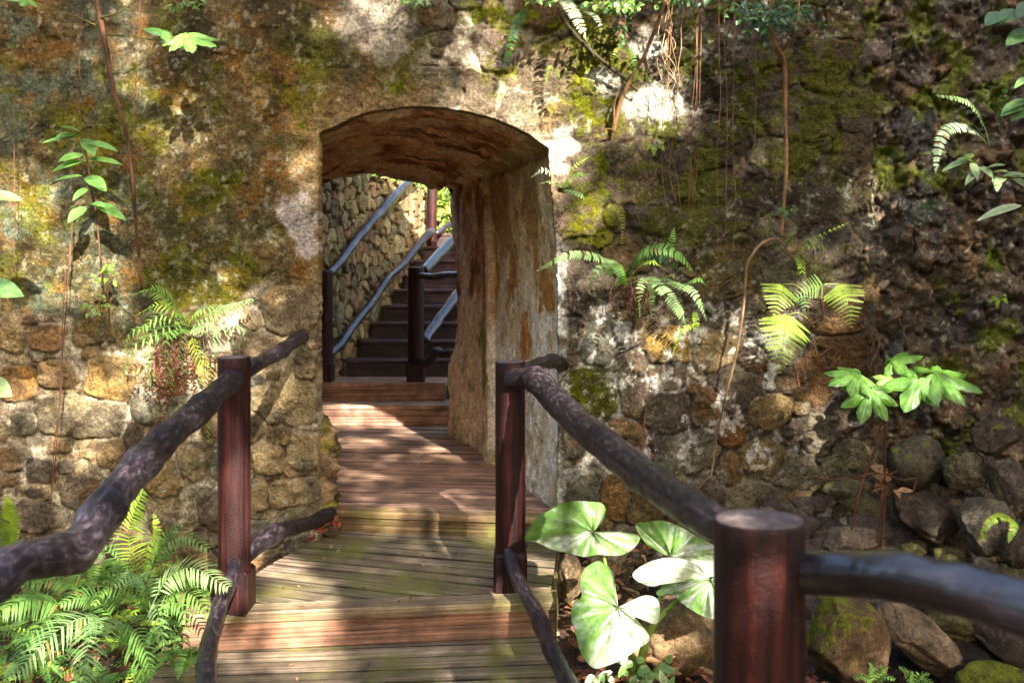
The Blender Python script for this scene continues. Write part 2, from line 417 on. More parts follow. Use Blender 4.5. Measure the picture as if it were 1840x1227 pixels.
# masks
bnd = np.interp(X[0], [-340, 0, 120, 220, 300, 400, 455, 500, 575, 620], [600, 565, 575, 628, 600, 570, 520, 512, 506, 0])[None, :]
plaster = sst(14, -14, Y-bnd+(n2-.5)*60)*(X < 640)
plaster = np.maximum(plaster, sst(640, 560, X)*0)
topmid = sst(800, 740, X+(n2-.5)*60)*sst(235, 200, Y)*(X > 560)
plaster = np.clip(np.maximum(plaster, topmid), 0, 1)
# joint strip of left jamb is rendered smooth; upper right wall is half covered by render
crust = sst(.44, .56, n1*.55+n2*.45+.10*sst(560, 300, Y)-.04)*(X > 990)*(Y < 600)
stone_v = stone*(1-plaster)*(1-.75*crust)
tilt = ((srnd[S_, 0]-.5)*(X-np.array([s[0] for s in ST]+[0])[S_])+(srnd[S_, 1]-.5)*(Y-np.array([s[1] for s in ST]+[0])[S_]))*PX*.22
dome = np.sqrt(np.clip(1-np.clip(d1, 0, 1)**2, 0, 1))
rightz = sst(1000, 1060, X)
h = stone_v*(1-.35*rightz)*(.014+.016*srnd[S_, 2]+.008*dome*rightz+np.clip(tilt, -.02, .02))
h += (n2-.5)*.045*(.3+.7*(1-plaster))+(n3-.5)*.035*(.28+.72*(1-plaster))+(n4-.5)*.016*(.6+.4*(1-plaster))
h -= (.020-.008*rightz)*np.exp(-(r_edge/.07)**2)*(1-plaster)*sst(.35, .6, n3)
mortar = (1-stone)*(1-plaster)
h += mortar*(n3-.5)*.035
h += plaster*(.02+(n1-.5)*.04)-plaster*sst(.62, .7, fbm(X, Y, 26, 4, 12))*.010
h -= sst(.5, .0, np.abs(fbm(X, Y, 150, 4, 40)-.5)*60)*plaster*.010      # cracks
h -= sst(.5, .0, np.abs(fbm(X, Y, 120, 4, 44)-.52)*70)*(X > 1000)*.012
dd, nxp, nyp = outdist(X, Y)
h -= .012*np.exp(-dd/7)+.006*np.exp(-dd/20)
h = mixa(h, .012+(n3-.5)*.012, np.exp(-dd/6))
# colours -------------------------------------------------
lft = 1
pal = STONEPAL[(srnd[:, 3]*len(STONEPAL)).astype(int) % len(STONEPAL)]*(.75+.6*srnd[:, 4:5])
pal[0:10] = np.array((.26, .20, .12))*(.8+.35*srnd[0:10, 5:6])
for i, c in {12: (.30, .20, .09), 14: (.17, .14, .09), 4: (.20, .155, .09), 13: (.30, .17, .07), 37: (.10, .10, .03), 38: (.16, .12, .08), 43: (.27, .18, .07), 50: (.22, .13, .06), 52: (.19, .10, .045),
             47: (.12, .07, .045), 44: (.11, .105, .085), 62: (.30, .26, .17), 79: (.26, .18, .14), 80: (.28, .22, .13), 81: (.28, .21, .13), 83: (.27, .21, .17), 84: (.17, .13, .10), 85: (.13, .10, .075)}.items():
    if i < nst: pal[i] = c
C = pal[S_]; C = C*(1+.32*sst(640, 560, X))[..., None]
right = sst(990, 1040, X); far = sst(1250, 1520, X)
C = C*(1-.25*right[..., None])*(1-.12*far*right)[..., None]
C = mixc(C, (.20, .11, .045), .38*sst(.5, .68, n3*.5+fbm(X, Y, 45, 4, 21)*.5)*(1-.5*right))     # rusty faces
C = mixc(C, (.055, .045, .038), .65*sst(.5, .66, fbm(X, Y, 70, 5, 22)))                        # dark weathering
mcol = mixc(np.zeros(C.shape)+np.array((.36, .29, .19)), (.56, .49, .38), sst(.42, .60, n2))
mcol = mixc(mcol, (.14, .10, .06), .55*sst(.50, .62, n3))
dirtm = sst(.36, .50, fbm(X, Y, 34, 5, 23)+.04*far)
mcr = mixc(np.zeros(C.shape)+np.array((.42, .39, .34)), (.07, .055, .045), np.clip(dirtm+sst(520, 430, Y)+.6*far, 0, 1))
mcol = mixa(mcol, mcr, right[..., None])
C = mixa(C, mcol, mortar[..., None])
C = mixc(C, (.03, .022, .016), .6*np.exp(-((r_edge-.01)/.045)**2)*(1-plaster)*(1-.35*right)*sst(.42, .6, fbm(X, Y, 30, 4, 68)))
chip = sst(.60, .66, fbm(X, Y, 15, 3, 61))*mortar; C = mixc(C, (.15, .10, .06), chip*.7)
# white lime smears on the right, below the ferns
smear = sst(.57, .62, fbm(X, Y*.7, 30, 6, 24)+.05*mortar)*sst(1490, 1350, X)*(X > 1005)*sst(520, 580, Y)*sst(900, 800, Y)
C = mixc(C, (.47, .44, .40), smear*.8*sst(.40, .52, fbm(X, Y, 9, 3, 58)))
# plaster
pc = mixc(np.zeros(C.shape)+np.array((.085, .07, .034)), (.125, .088, .042), sst(.42, .58, fbm(X, Y, 90, 5, 30)))
pc = mixc(pc, (.105, .125, .09), .85*sst(420, 80, X+(n2-.5)*300)*sst(.38, .54, fbm(X, Y, 50, 6, 31)))
og = sst(330, 520, X)*sst(360, 200, Y)
pc = mixc(pc, (.19, .085, .020), .55*sst(.53, .66, fbm(X, Y, 50, 7, 32, .65)+.09*og-.02))
pc = mixc(pc, (.26, .19, .10), .4*sst(.58, .68, fbm(X, Y, 34, 7, 39, .65)+.05*og))
pc = mixc(pc, (.105, .105, .012), .65*sst(.51, .61, fbm(X, Y, 80, 7, 33, .65)+.05*sst(150, 450, X)*sst(60, 420, Y)-.015))
pc = mixc(pc, (.032, .028, .016), .55*sst(.53, .64, fbm(X, Y, 45, 7, 34, .65)))
pc = mixc(pc, (.035, .028, .02), .65*sst(.5, .62, fbm(X, Y*.5, 130, 6, 36))*sst(260, 0, Y))
pc = mixc(pc, (.28, .24, .16), .6*sst(.66, .72, fbm(X, Y, 12, 4, 35)))
# paler dressed strip round the opening
ring = np.exp(-(dd/46.)**2)*sst(.35, .6, n2+.15)
pc = mixc(pc, (.29, .20, .11), .75*ring)
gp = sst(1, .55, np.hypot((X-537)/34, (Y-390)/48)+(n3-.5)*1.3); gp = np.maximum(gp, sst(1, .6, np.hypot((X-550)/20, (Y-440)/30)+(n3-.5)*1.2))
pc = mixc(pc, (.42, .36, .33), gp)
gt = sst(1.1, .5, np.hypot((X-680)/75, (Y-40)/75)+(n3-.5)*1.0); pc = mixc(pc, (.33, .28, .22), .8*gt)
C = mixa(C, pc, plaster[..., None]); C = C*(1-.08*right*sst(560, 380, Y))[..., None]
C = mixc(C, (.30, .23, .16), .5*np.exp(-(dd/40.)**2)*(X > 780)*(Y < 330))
# crust / moss on the right
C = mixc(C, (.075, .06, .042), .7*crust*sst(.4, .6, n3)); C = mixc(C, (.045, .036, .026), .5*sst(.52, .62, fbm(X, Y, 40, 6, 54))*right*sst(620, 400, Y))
mossm = sst(.52, .60, fbm(X, Y, 70, 6, 51)*.55+fbm(X, Y, 13, 4, 52)*.45+.03*sst(430, 100, Y)*right)
C = mixc(C, (.085, .095, .012), .6*mossm*right*sst(560, 420, Y))
mz = lambda cx, cy, rx, ry, a=.9, s=0: a*sst(1.05, .45, np.hypot((X-cx)/rx, (Y-cy)/ry)+(n3-.5)*2.2+(n4-.5)*1.2)
for q in ((1055, 705, 50, 44), (890, 110, 34, 60), (1060, 180, 55, 60), (1085, 290, 16, 90), (1060, 400, 35, 40), (725, 160, 22, 14), (540, 220, 12, 20), (1010, 60, 60, 40), (870, 30, 60, 30), (900, 40, 60, 40)):
    C = mixc(C, (.165, .17, .012), .75*mz(*q)*sst(.36, .56, fbm(X, Y, 12, 4, 53)))
lich = sst(.64, .70, fbm(X, Y, 11, 4, 71))*.5*sst(.45, .6, n1)
C = mixc(C, (.36, .36, .28), lich*(1-.3*plaster))
for q in ((1008, 262, 30, 46), (1180, 190, 74, 38), (1160, 80, 34, 26), (1090, 150, 34, 30)): C = mixc(C, (.46, .42, .36), .85*sst(1.1, .6, np.hypot((X-q[0])/q[2], (Y-q[1])/q[3])+(n3-.5)*1.4))  # pale plaster ellipses, brightened in colour where the sun patches fall
wst = sst(12, 2, np.abs(X-1003-(n3-.5)*22)-8)*sst(420, 460, Y)*(Y < 930); C = mixc(C, (.40, .38, .35), .8*wst*sst(.7, .5, n3))
# snap to outline
snap = dd < cell*.72
Xs = X+((fbm(X*0, Y, 60, 5, 88)-.5)*46+(Y-380)*.035)*sst(1440, 1565, X); h *= 1-.8*sst(1545, 1572, X); Xs = np.where(snap, nxp, Xs); Ys = np.where(snap, nyp, Y)
ins = inside(X, Y)
Fc = gridfaces(*X.shape)
fx = Xs.ravel()[Fc].mean(1); fy = Ys.ravel()[Fc].mean(1)
keep = ~inside(fx, fy) & ~((ins & ~snap).ravel()[Fc].any(1))
Fc = Fc[keep]
V = np.stack([(Xs-CX)*PX, WD-h, CAMZ-(Ys-HY)*PX], -1).reshape(-1, 3)
Cf = C.reshape(-1, 3)
# return strip behind the snapped edge
e = np.concatenate([Fc[:, [0, 1]], Fc[:, [1, 2]], Fc[:, [2, 3]], Fc[:, [3, 0]]])
key = np.sort(e, 1); kk = key[:, 0].astype(np.int64)*10**7+key[:, 1]
uq, inv, cnt = np.unique(kk, return_inverse=True, return_counts=True)
be = e[cnt[inv] == 1]; sn = snap.ravel(); xx = Xs.ravel()
ok = sn[be[:, 0]] & sn[be[:, 1]]; be = be[ok]
uv_ = np.unique(be); remap = {int(a): len(V)+i for i, a in enumerate(uv_)}
nv = V[uv_].copy(); nv[:, 1] = WD+.10
V2 = np.vstack([V, nv]); C2 = np.vstack([Cf, Cf[uv_]])
rf = np.array([(b, a, remap[int(a)], remap[int(b)]) for a, b in be])
F2 = np.vstack([Fc[:, ::-1], rf[:, ::-1]])   # face towards camera
used = np.unique(F2); mp = np.full(len(V2), -1); mp[used] = np.arange(len(used))
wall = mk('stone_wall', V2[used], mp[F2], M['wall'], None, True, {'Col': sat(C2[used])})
tag(wall, 'old stained stone and plaster wall pierced by the arched passage', 'wall')

# ------------------------------------------------------------ passage lining (part of the wall)
TL = 2.68; DX = -.258
prof = np.array(dense([(570, 1010), (570, 330)]+[(p[0]+(3 if p[0] > 780 else -3), p[1]-3) for p in sm]+[(993, 330), (1000, 400), (1005, 470), (1007, 600), (1007, 760), (1005, 905), (1005, 1010)], 4.2))
pt = np.gradient(prof, axis=0); pt /= np.linalg.norm(pt, axis=1)[:, None]
pnrm = np.stack([-pt[:, 1], pt[:, 0]], 1)       # inward (px, y down)
if pnrm[0][0] < 0: pnrm = -pnrm
plen = np.concatenate([[0], np.cumsum(np.linalg.norm(np.diff(prof, axis=0), axis=1))])*PX
ns = 200; s = np.linspace(0, TL, ns)
U, Sg = np.meshgrid(plen, s)
px_, py_ = prof[:, 0], prof[:, 1]
Zp = (CAMZ-(py_-HY)*PX)[None, :]
isR = (px_ > 960)[None, :]*1.; isL = (px_ < 590)[None, :]*(py_ > 250)[None, :]*1.; isV = np.clip(1-isR-isL, 0, 1)
a1 = fbm(U*.35, Sg*1.4, .10, 6, 5); a2 = fbm(U*.35, Sg, .35, 4, 6); a3 = fbm(U, Sg, .03, 4, 8); a4 = fbm(U*.25, Sg*2.2, .05, 5, 90)
a5 = fbm(U, Sg, .014, 3, 9)
disp = ((a1-.5)*.075+(a2-.5)*.08)*(.18+.82*isV)+(a3-.5)*.022+(a4-.5)*.03*(.15+.85*isV)+(a5-.5)*.010
slab = np.floor((U-.2*Sg+(a2-.5)*.5)/.34)+np.floor((Sg+(fbm(U,Sg,.6,3,13)-.5)*.5)/.72)*7; disp += isV*(hsh(slab, slab*0, 5)-.5)*.045
lump = sst(.45, .7, fbm(U, Sg, .25, 4, 10))*.02; disp += lump*(.4+.6*isV)
# crease ring: inner part stands proud
sr = 6.35-WD
wob = Sg+(fbm(U, Sg*0, .2, 3, 15)-.5)*.06
disp += .055*sst(sr-.02, sr+.008, wob)*(1-isL)
# joints in the vault, running along the passage and around it
for uj in (2.62, 2.93, 3.18):
    disp -= .014*np.exp(-((U-uj-(fbm(U*0, Sg, .5, 3, int(uj*99))-.5)*.14)/.008)**2)*isV
for sj in (.62, 2.05):
    disp -= .010*np.exp(-((Sg-sj-(fbm(U, Sg*0, .5, 3, int(sj*99))-.5)*.2)/.008)**2)
# battered feet of the walls
disp += isR*(.055*sst(1.02, .72, Zp)*sst(1.9, 2.6, Sg)-.02-.06*sst(1.3, 1.9, Sg))
bul = sst(.80, .66, Zp+(a2-.5)*.1)*sst(.75, .45, Sg)*sst(-.01, .03, Sg)
disp += isL*bul*(.075+(a3-.5)*.09+(a1-.5)*.06)
usp = float(plen[np.argmax((prof[:, 1] > 262) & (prof[:, 0] > 960))])
disp -= .028*np.exp(-((U-usp)/.022)**2)*sst(0, .1, Sg)
disp *= sst(0, .05, Sg)*.9+.1
LX = (px_-CX)[None, :]*PX+DX*Sg+pnrm[:, 0][None, :]*disp
LZ = Zp-pnrm[:, 1][None, :]*disp
LY = WD+.035+Sg+0*LX
v0 = fbm(U*.5, Sg, .02, 4, 100)
v1 = .75*fbm(U*.22, Sg*1.5, .07, 6, 101); v2 = fbm(U*.4, Sg, .30, 5, 102); v3 = fbm(U, Sg, .12, 5, 103)
Cl = mixc(np.zeros(LX.shape+(3,))+np.array((.27, .155, .09)), (.11, .05, .03), sst(.42, .58, v1+.25*v0))
Cl = mixc(Cl, (.42, .27, .16), .7*sst(.52, .68, fbm(U*.3, Sg*1.6, .11, 5, 104)))
Cl = mixc(Cl, (.36, .29, .19), .6*sst(.5, .62, fbm(U, Sg, .28, 6, 120, .6))); Cl = mixc(Cl, (.045, .028, .02), .75*sst(.52, .66, v2*.5+v1*.5))
w1 = fbm(U*.8, Sg, .15, 7, 110, .62); w2 = fbm(U*.6, Sg, .24, 7, 111, .62); lowz = sst(1.55, 1.0, Zp+(w2-.5)*1.2)
Rc = mixc(np.zeros(LX.shape+(3,))+np.array((.38, .31, .20)), (.25, .17, .09), sst(.46, .60, w1))
Rc = mixc(Rc, (.15, .12, .055), .6*sst(.52, .62, w2)*sst(1.0, 1.6, Zp))
Rc = mixc(Rc, (.52, .49, .43), .9*lowz*sst(.36, .50, w1)); Rc = mixc(Rc, (.24, .11, .035), .85*sst(.54, .60, w2)*sst(1.5, .7, np.abs(Zp-1.2)+.6))
inner = sst(sr-.03, sr+.02, wob)
Rc = mixa(Rc, mixc(mixc(np.zeros(LX.shape+(3,))+np.array((.34, .19, .12)), (.17, .08, .045), sst(.44, .58, w1)), (.50, .40, .29), .85*sst(.38, .55, w2+.22*sst(1.5, .8, Zp)-.05)), inner[..., None])
Rc = mixc(Rc, (.10, .11, .02), .8*sst(1, .5, np.hypot((Sg-1.65)/.25, (Zp-.95)/.35)+(v3-.5)*1.6))
Rc = mixc(Rc, (.10, .11, .02), .55*sst(.6, .7, v3)*sst(1.2, .5, Zp))
Lc = mixc(np.zeros(LX.shape+(3,))+np.array((.24, .17, .10)), (.10, .07, .045), sst(.42, .56, fbm(U, Sg, .09, 6, 131))); Lc = mixc(Lc, (.12, .12, .02), .7*sst(.55, .62, fbm(U, Sg, .12, 6, 132)))
Rc = np.clip(Rc*1.3, 0, .72); Cl = np.clip(Cl*1.65, 0, .7)
Cl = mixa(Cl, Rc, (isR+0*U)[..., None]); Cl = mixa(Cl, Lc, (isL+0*U)[..., None])
lin = mk('passage_lining', np.stack([LX, LY, LZ], -1).reshape(-1, 3), gridfaces(*LX.shape), M['vault'], wall, True, {'Col': sat(Cl.reshape(-1, 3), 1.15)*1.2})
lin['label'] = 'rough brown barrel vault and side walls of the passage'

# back, top and ends of the wall: plain solid masonry around the passage
mb = MB(); xb0 = -3.4-.9; xL = -3.48; xR = 1.80; yb = WD+.03+TL; zt = 3.72
ringb = [(LX[-1, i], yb, LZ[-1, i]) for i in range(0, len(prof), 3)]
c0 = (.13, .10, .07)
def proj_out(p):
    # onto rectangle xL..xR, -.2..zt radially from passage centre
    cx, cz = -1.05, 1.2; dx, dz = p[0]-cx, p[2]-cz; k = 1e9
    if dx > 0: k = min(k, (xR-cx)/dx)
    if dx < 0: k = min(k, (xL-cx)/dx)
    if dz > 0: k = min(k, (zt-cz)/dz)
    if dz < 0: k = min(k, (-.2-cz)/dz)
    return (cx+dx*k, yb, cz+dz*k)
vs = []; 
for p in ringb: vs += [p, proj_out(p)]
mb.add(vs, [(2*i, 2*i+1, 2*i+3, 2*i+2) for i in range(len(ringb)-1)], c0)
mb.add([(xL, WD-.02, zt), (xR, WD-.02, zt), (xR, yb, zt), (xL, yb, zt)], [(0, 1, 2, 3)], c0)
for cx_ in (-1.05,):
    mb.add([(xL, yb, -.2), (xL, yb, zt), (xL, yb, zt)], [(0, 1, 2)], c0)
mb.add([(xL, WD, -.2), (xL, yb, -.2), (xL, yb, zt), (xL, WD, zt)], [(0, 1, 2, 3)], c0)
mb.add([(xR-.05, WD+.22, -.2), (xR, yb, -.2), (xR, yb, zt), (xR-.05, WD+.22, zt)], [(3, 2, 1, 0)], c0)
# corner fillers of the back face
mb.add([(xL, yb+.002, zt), (-1.05, yb+.002, zt), (-1.05, yb+.002, 2.45), (xL, yb+.002, 1.8)], [(0, 1, 2, 3)], c0)
mb.add([(xR, yb+.002, zt), (-1.05, yb+.002, zt), (-1.05, yb+.002, 2.45), (xR, yb+.002, 1.8)], [(0, 1, 2, 3)], c0)
mb.build('wall_back', M['wall'], wall, False)

# ============================================================ ROCK WALL on the right (darker, rougher, turning to the camera)
cw = .0085
ss_ = np.arange(0, 2.9, cw); zz = np.arange(-.15, 3.75, cw)
Sx, Zz = np.meshgrid(ss_, zz)
def rp(s_):   # plan curve
    x = 1.72+s_*.86+0*s_; y = WD+.06-.06*s_-.20*np.clip(s_-.4, 0, 9)**1.5
    return x, y
sz = lambda x, y: (1.5 if y > 2.35*362-150 and x > 150 else (.55 if y > 300 else 1.25))
st2 = fillstones(0, 2.9*362, -60, 3.75*362, (46, 32, 22, 15, 10), [(110, 240, 34, 28, 0, 3), (210, 300, 40, 34, .2, 3), (150, 180, 46, 26, .1, 3), (60, 330, 26, 30, 0, 3), (250, 200, 40, 34, 0, 3), (90, 1000, 44, 34, .2, 3), (200, 960, 46, 40, -.2, 3), (60, 880, 30, 34, 0, 3)], 1400, 9,
                lambda x, y: (.8 if 420 < y < 900 else 1.15), (1, 1.6), .9)
X2, Y2 = Sx*362, Zz*362
e1, e2, id2 = stonefield(X2, Y2, st2, 2., (26, 34), 8)
re = np.minimum(1.2-e1, (e2-e1)*.8)+(fbm(X2, Y2, 9, 4, 209)-.5)*.3; stn = sst(-.02, .16, re); I2 = id2.copy(); I2[I2 < 0] = len(st2)
sr2 = rng.random((len(st2)+1, 6))
dome2 = np.sqrt(np.clip(1-np.clip(e1, 0, 1)**2, 0, 1))
m1 = fbm(X2, Y2, 150, 5, 201); m2 = fbm(X2, Y2, 50, 5, 202); m3 = fbm(X2, Y2, 18, 5, 203); m4 = fbm(X2, Y2, 8, 3, 204)
tl2 = (sr2[I2, 3]-.5)*(X2-np.array([s[0] for s in st2]+[0])[I2])/362*.5+(sr2[I2, 4]-.5)*(Y2-np.array([s[1] for s in st2]+[0])[I2])/362*.5
hh = stn*(.012+.032*sr2[I2, 0]+tl2+.006*dome2)+(m1-.5)*.16+(m2-.5)*.11+(m3-.5)*.075+(m4-.5)*.035
hh -= .05*sst(.06, 0, Sx)
xx2, yy2 = rp(Sx)
C3 = np.array([(.09, .065, .045), (.07, .055, .045), (.12, .085, .055), (.08, .075, .06), (.11, .07, .04)])[(sr2[:, 1]*5).astype(int) % 5][I2]*(.5+.5*sr2[I2, 2:3])
C3 = mixc(C3, (.045, .03, .022), (1-stn)*.8); C3 = mixc(C3, (.17, .10, .05), .5*sst(.54, .66, m2*.6+m3*.4))
C3 = mixc(C3, (.03, .024, .02), .5*sst(.5, .62, fbm(X2, Y2, 60, 5, 207)))
C3 = mixc(C3, (.085, .10, .012), .85*sst(.52, .62, fbm(X2, Y2, 70, 6, 206)+.08*sst(2.4, 2.9, Zz)-.05*(Zz < 1.9)))
C3 = mixc(C3, (.3, .27, .2), .5*sst(.66, .72, fbm(X2, Y2, 10, 4, 208)))
rw = mk('rock_wall', np.stack([xx2-.15*hh, yy2-hh, Zz], -1).reshape(-1, 3), gridfaces(*Sx.shape), M['rock'], None, True, {'Col': sat(C3.reshape(-1, 3))*1.4})
tag(rw, 'dark mossy rock wall right of the vertical joint, curving forward', 'wall')
# ============================================================ RUBBLE WALL behind the passage beside the stairs
def rb(t):   # plan curve of the stair side wall
    return np.interp(t, [0, .6, 1.5, 2.5, 3.5, 4.0], [-1.80, -1.66, -1.47, -1.22, -.98, -.86]), 7.72+t*.97
ts = np.arange(0, 3.62, .011); z4 = np.arange(.3, 2.52, .011)
T4, Z4 = np.meshgrid(ts, z4); X4, Y4 = T4*362, Z4*362
st4 = fillstones(0, 1300, 100, 920, (29, 22, 15, 10), [], 2300, 15, None, (.45, 1.2), .86)
g1, g2, id4 = stonefield(X4, Y4, st4, 2., (12, 30), 18)
re = np.minimum(1.1-g1, (g2-g1)*.8); stn = sst(0, .2, re); I4 = id4.copy(); I4[I4 < 0] = len(st4); sr4 = rng.random((len(st4)+1, 6))
k3 = fbm(X4, Y4, 18, 5, 303)
h4 = stn*(.03+.03*sr4[I4, 0])+(fbm(X4, Y4, 60, 4, 302)-.5)*.05+(k3-.5)*.02
C4 = np.array([(.22, .155, .09), (.27, .2, .11), (.16, .12, .08), (.3, .22, .12), (.2, .17, .11), (.24, .14, .08)])[(sr4[:, 1]*6).astype(int) % 6][I4]*(.7+.6*sr4[I4, 2:3])
C4 = mixc(C4, (.07, .05, .035), (1-stn)*.85)
C4 = mixc(C4, (.2, .18, .07), .3*sst(.5, .62, fbm(X4, Y4, 70, 5, 305)+.06*sst(1.2, 2.5, T4)))
x4, y4 = rb(T4); topz = 2.43+(fbm(T4*362, T4*0, 22, 3, 306)-.5)*.14-.35*sst(3.35, 3.6, T4)
Zc = np.minimum(Z4, topz)
A4 = np.stack([x4+h4*.95, y4-h4*.3, Zc], -1).reshape(-1, 3)
f4 = gridfaces(*T4.shape)
n0 = len(A4); back = []; 
r_ = len(z4)-1; nc = len(ts)
A5 = A4.copy().reshape(len(z4), nc, 3)
bt = A5[-1].copy(); bt[:, 0] -= .4; bt2 = bt.copy(); bt2[:, 2] = .3
endc = A5[:, -1].copy(); endc[:, 1] += .02; endc[:, 0] -= .4
V5 = np.vstack([A4, bt, bt2, endc]); ib = n0; ib2 = n0+nc; ie = n0+2*nc
fe = [(r_*nc+i, r_*nc+i+1, ib+i+1, ib+i) for i in range(nc-1)]+[(ib+i, ib+i+1, ib2+i+1, ib2+i) for i in range(nc-1)]+[(j*nc+nc-1, ie+j, ie+j+1, (j+1)*nc+nc-1) for j in range(len(z4)-1)]
C5 = np.vstack([C4.reshape(-1, 3), np.tile((.2, .15, .09), (len(V5)-n0, 1))])
rbw = mk('rubble_wall', V5, np.vstack([f4, np.array(fe)]), M['wall'], None, True, {'Col': sat(C5)*1.4})
tag(rbw, 'tall wall of small tan rubble stones beside the far staircase', 'wall')


# moss tufts standing up from the mossy stones
mv = []; mf = []; mc = []
rm = np.random.default_rng(8)
for (cx, cy, rx, ry, n) in ((1055, 705, 46, 40, 2600), (890, 110, 34, 60, 1800), (1060, 180, 55, 55, 1800), (725, 160, 20, 12, 500), (540, 220, 11, 18, 400), (1010, 60, 50, 34, 1500), (870, 30, 50, 24, 1200), (1085, 290, 12, 80, 800), (1060, 400, 30, 34, 800)):
    qx = cx+rm.normal(size=n)*rx*.5; qy = cy+rm.normal(size=n)*ry*.5
    kp = (fbm(qx, qy, 12, 4, 53) > .46) & ~inside(qx, qy); qx = qx[kp]; qy = qy[kp]
    ii = np.clip(((qy-gy[0])/cell).round().astype(int), 0, len(gy)-1); jj = np.clip(((qx-gx[0])/cell).round().astype(int), 0, len(gx)-1)
    B = np.stack([(qx-CX)*PX, WD-h[ii, jj]+.002, CAMZ-(qy-HY)*PX], 1); m = len(B)
    dv = rm.normal(size=(m, 3))*.5+np.array([0, -1, .5]); dv /= np.linalg.norm(dv, axis=1)[:, None]; sv = np.cross(dv, rm.normal(size=(m, 3))); sv /= np.linalg.norm(sv, axis=1)[:, None]
    Lm = rm.uniform(.006, .016, m)[:, None]; b0 = sum(len(q) for q in mv)
    mv.append(np.stack([B-sv*.0022, B+sv*.0022, B+dv*Lm], 1).reshape(-1, 3)); mf.append(np.arange(m*3).reshape(-1, 3)+b0)
    mc.append(np.repeat(np.array([[.17, .2, .015]])*rm.uniform(.5, 1.3, (m, 1)), 3, 0))
o = mk('moss', np.vstack(mv), np.vstack(mf), M['leaf'], None, False, {'Col': np.vstack(mc)}); o['kind'] = 'stuff'; o['label'] = 'cushions of bright green moss on the wall stones'
SUNEL, SUNAZ, EXPO, NLEAF, GAPK = 29, 19, 2.5, 90000, .95
# ============================================================ GROUND, SKY, HILL
gx_ = np.concatenate([np.arange(-40, -4, 3.), np.arange(-4, 4.01, .05), np.arange(5, 41, 3.)]); gy_ = np.concatenate([np.arange(-40, 1.9, 2.), np.arange(2, 5.31, .05), np.arange(5.5, 8, .5), np.arange(8, 61, 3.)])
GX, GY = np.meshgrid(gx_, gy_)
def groundz(x, y):
    x = np.asarray(x, float); y = np.asarray(y, float)
    z = -.14+(fbm(x, y, .5, 4, 400)-.5)*.12+(fbm(x, y, .09, 3, 401)-.5)*.03
    z = z+sst(3.9, 4.95, y)*(.10*sst(-1.3, -1.6, x)+.10*sst(.2, .5, x))-.28*sst(.5, .9, x)*sst(3.2, 3.9, y)
    return z-.5*sst(-3, -12, y)*0-.25*(y > 5.35)
GZ = groundz(GX, GY)
gc = mixc(np.zeros(GX.shape+(3,))+np.array((.075, .045, .028)), (.13, .075, .04), sst(.4, .6, fbm(GX, GY, .06, 4, 410)))
ground = mk('ground', np.stack([GX, GY, GZ], -1).reshape(-1, 3), gridfaces(*GX.shape), M['ground'], None, True, {'Col': gc.reshape(-1, 3)})
ground['kind'] = 'structure'
# hillside behind the wall
hx = np.arange(-16, 16.1, .5); hy = np.arange(7.9, 34, .5); HX, HYY = np.meshgrid(hx, hy)
HZ = .25+np.clip(HYY-8.6, 0, 99)*.42+(fbm(HX, HYY, 1.6, 4, 420)-.5)*.7*sst(8.4, 10, HYY)
HZ = np.where((HX > -1.9) & (HX < .6) & (HYY < 11.6), np.minimum(HZ, .38), HZ)
hill = mk('hillside', np.stack([HX, HYY, HZ], -1).reshape(-1, 3), gridfaces(*HX.shape), M['ground'], None, True, {'Col': np.tile((.07, .075, .03), (HX.size, 1))})
hill['kind'] = 'structure'

# ============================================================ BOARDWALK
bw = thing('boardwalk', (-.5, 3.9, 0), 'stepped mossy timber boardwalk leading up into the arched passage', 'boardwalk')
def strips(mb, region, lines, z1, th=.03, gap=.004, tint=None, base=(1, 1, 1)):
    """lines: list of (pL, pR) successive board borders, front to back"""
    for (a, b), (c, d) in zip(lines[:-1], lines[1:]):
        dv = Vector((b[0]-a[0], b[1]-a[1])).normalized(); nn = (-dv.y*gap/2, dv.x*gap/2)
        poly = [(a[0]+nn[0], a[1]+nn[1]), (b[0]+nn[0], b[1]+nn[1]), (d[0]-nn[0], d[1]-nn[1]), (c[0]-nn[0], c[1]-nn[1])]
        for i in range(len(region)): 
            if len(poly) >= 3: poly = clip(poly, region[i], region[(i+1) % len(region)])
        if len(poly) < 3: continue
        k = random.uniform(.68, 1.3); g = random.uniform(-.06, .06)
        prism(mb, poly, z1-th, z1+random.uniform(-.003, .002), (dv.x, dv.y), (base[0]*k*(1-g), base[1]*k, base[2]*k*(1-g)), .003, .12)
def lerp2(a, b, t): return (a[0]+(b[0]-a[0])*t, a[1]+(b[1]-a[1])*t)
def board_line(mb, A, B, wdt, z0, z1, c=(1, 1, 1), bev=.008):
    """long board, front edge from A to B, depth wdt backwards"""
    d = Vector((B[0]-A[0], B[1]-A[1])).normalized(); n = (-d.y*wdt, d.x*wdt)
    prism(mb, [A, B, (B[0]+n[0], B[1]+n[1]), (A[0]+n[0], A[1]+n[1])], z0, z1, (d.x, d.y), c, bev)
Z1, Z2 = .145, .255
# level 0
l0 = thing('lower_landing', (-.5, 3.2, 0), None, None); 
def part_empty(o, parent): 
    l = Vector(o.location); o.parent = parent; o.location = l-wloc(parent)
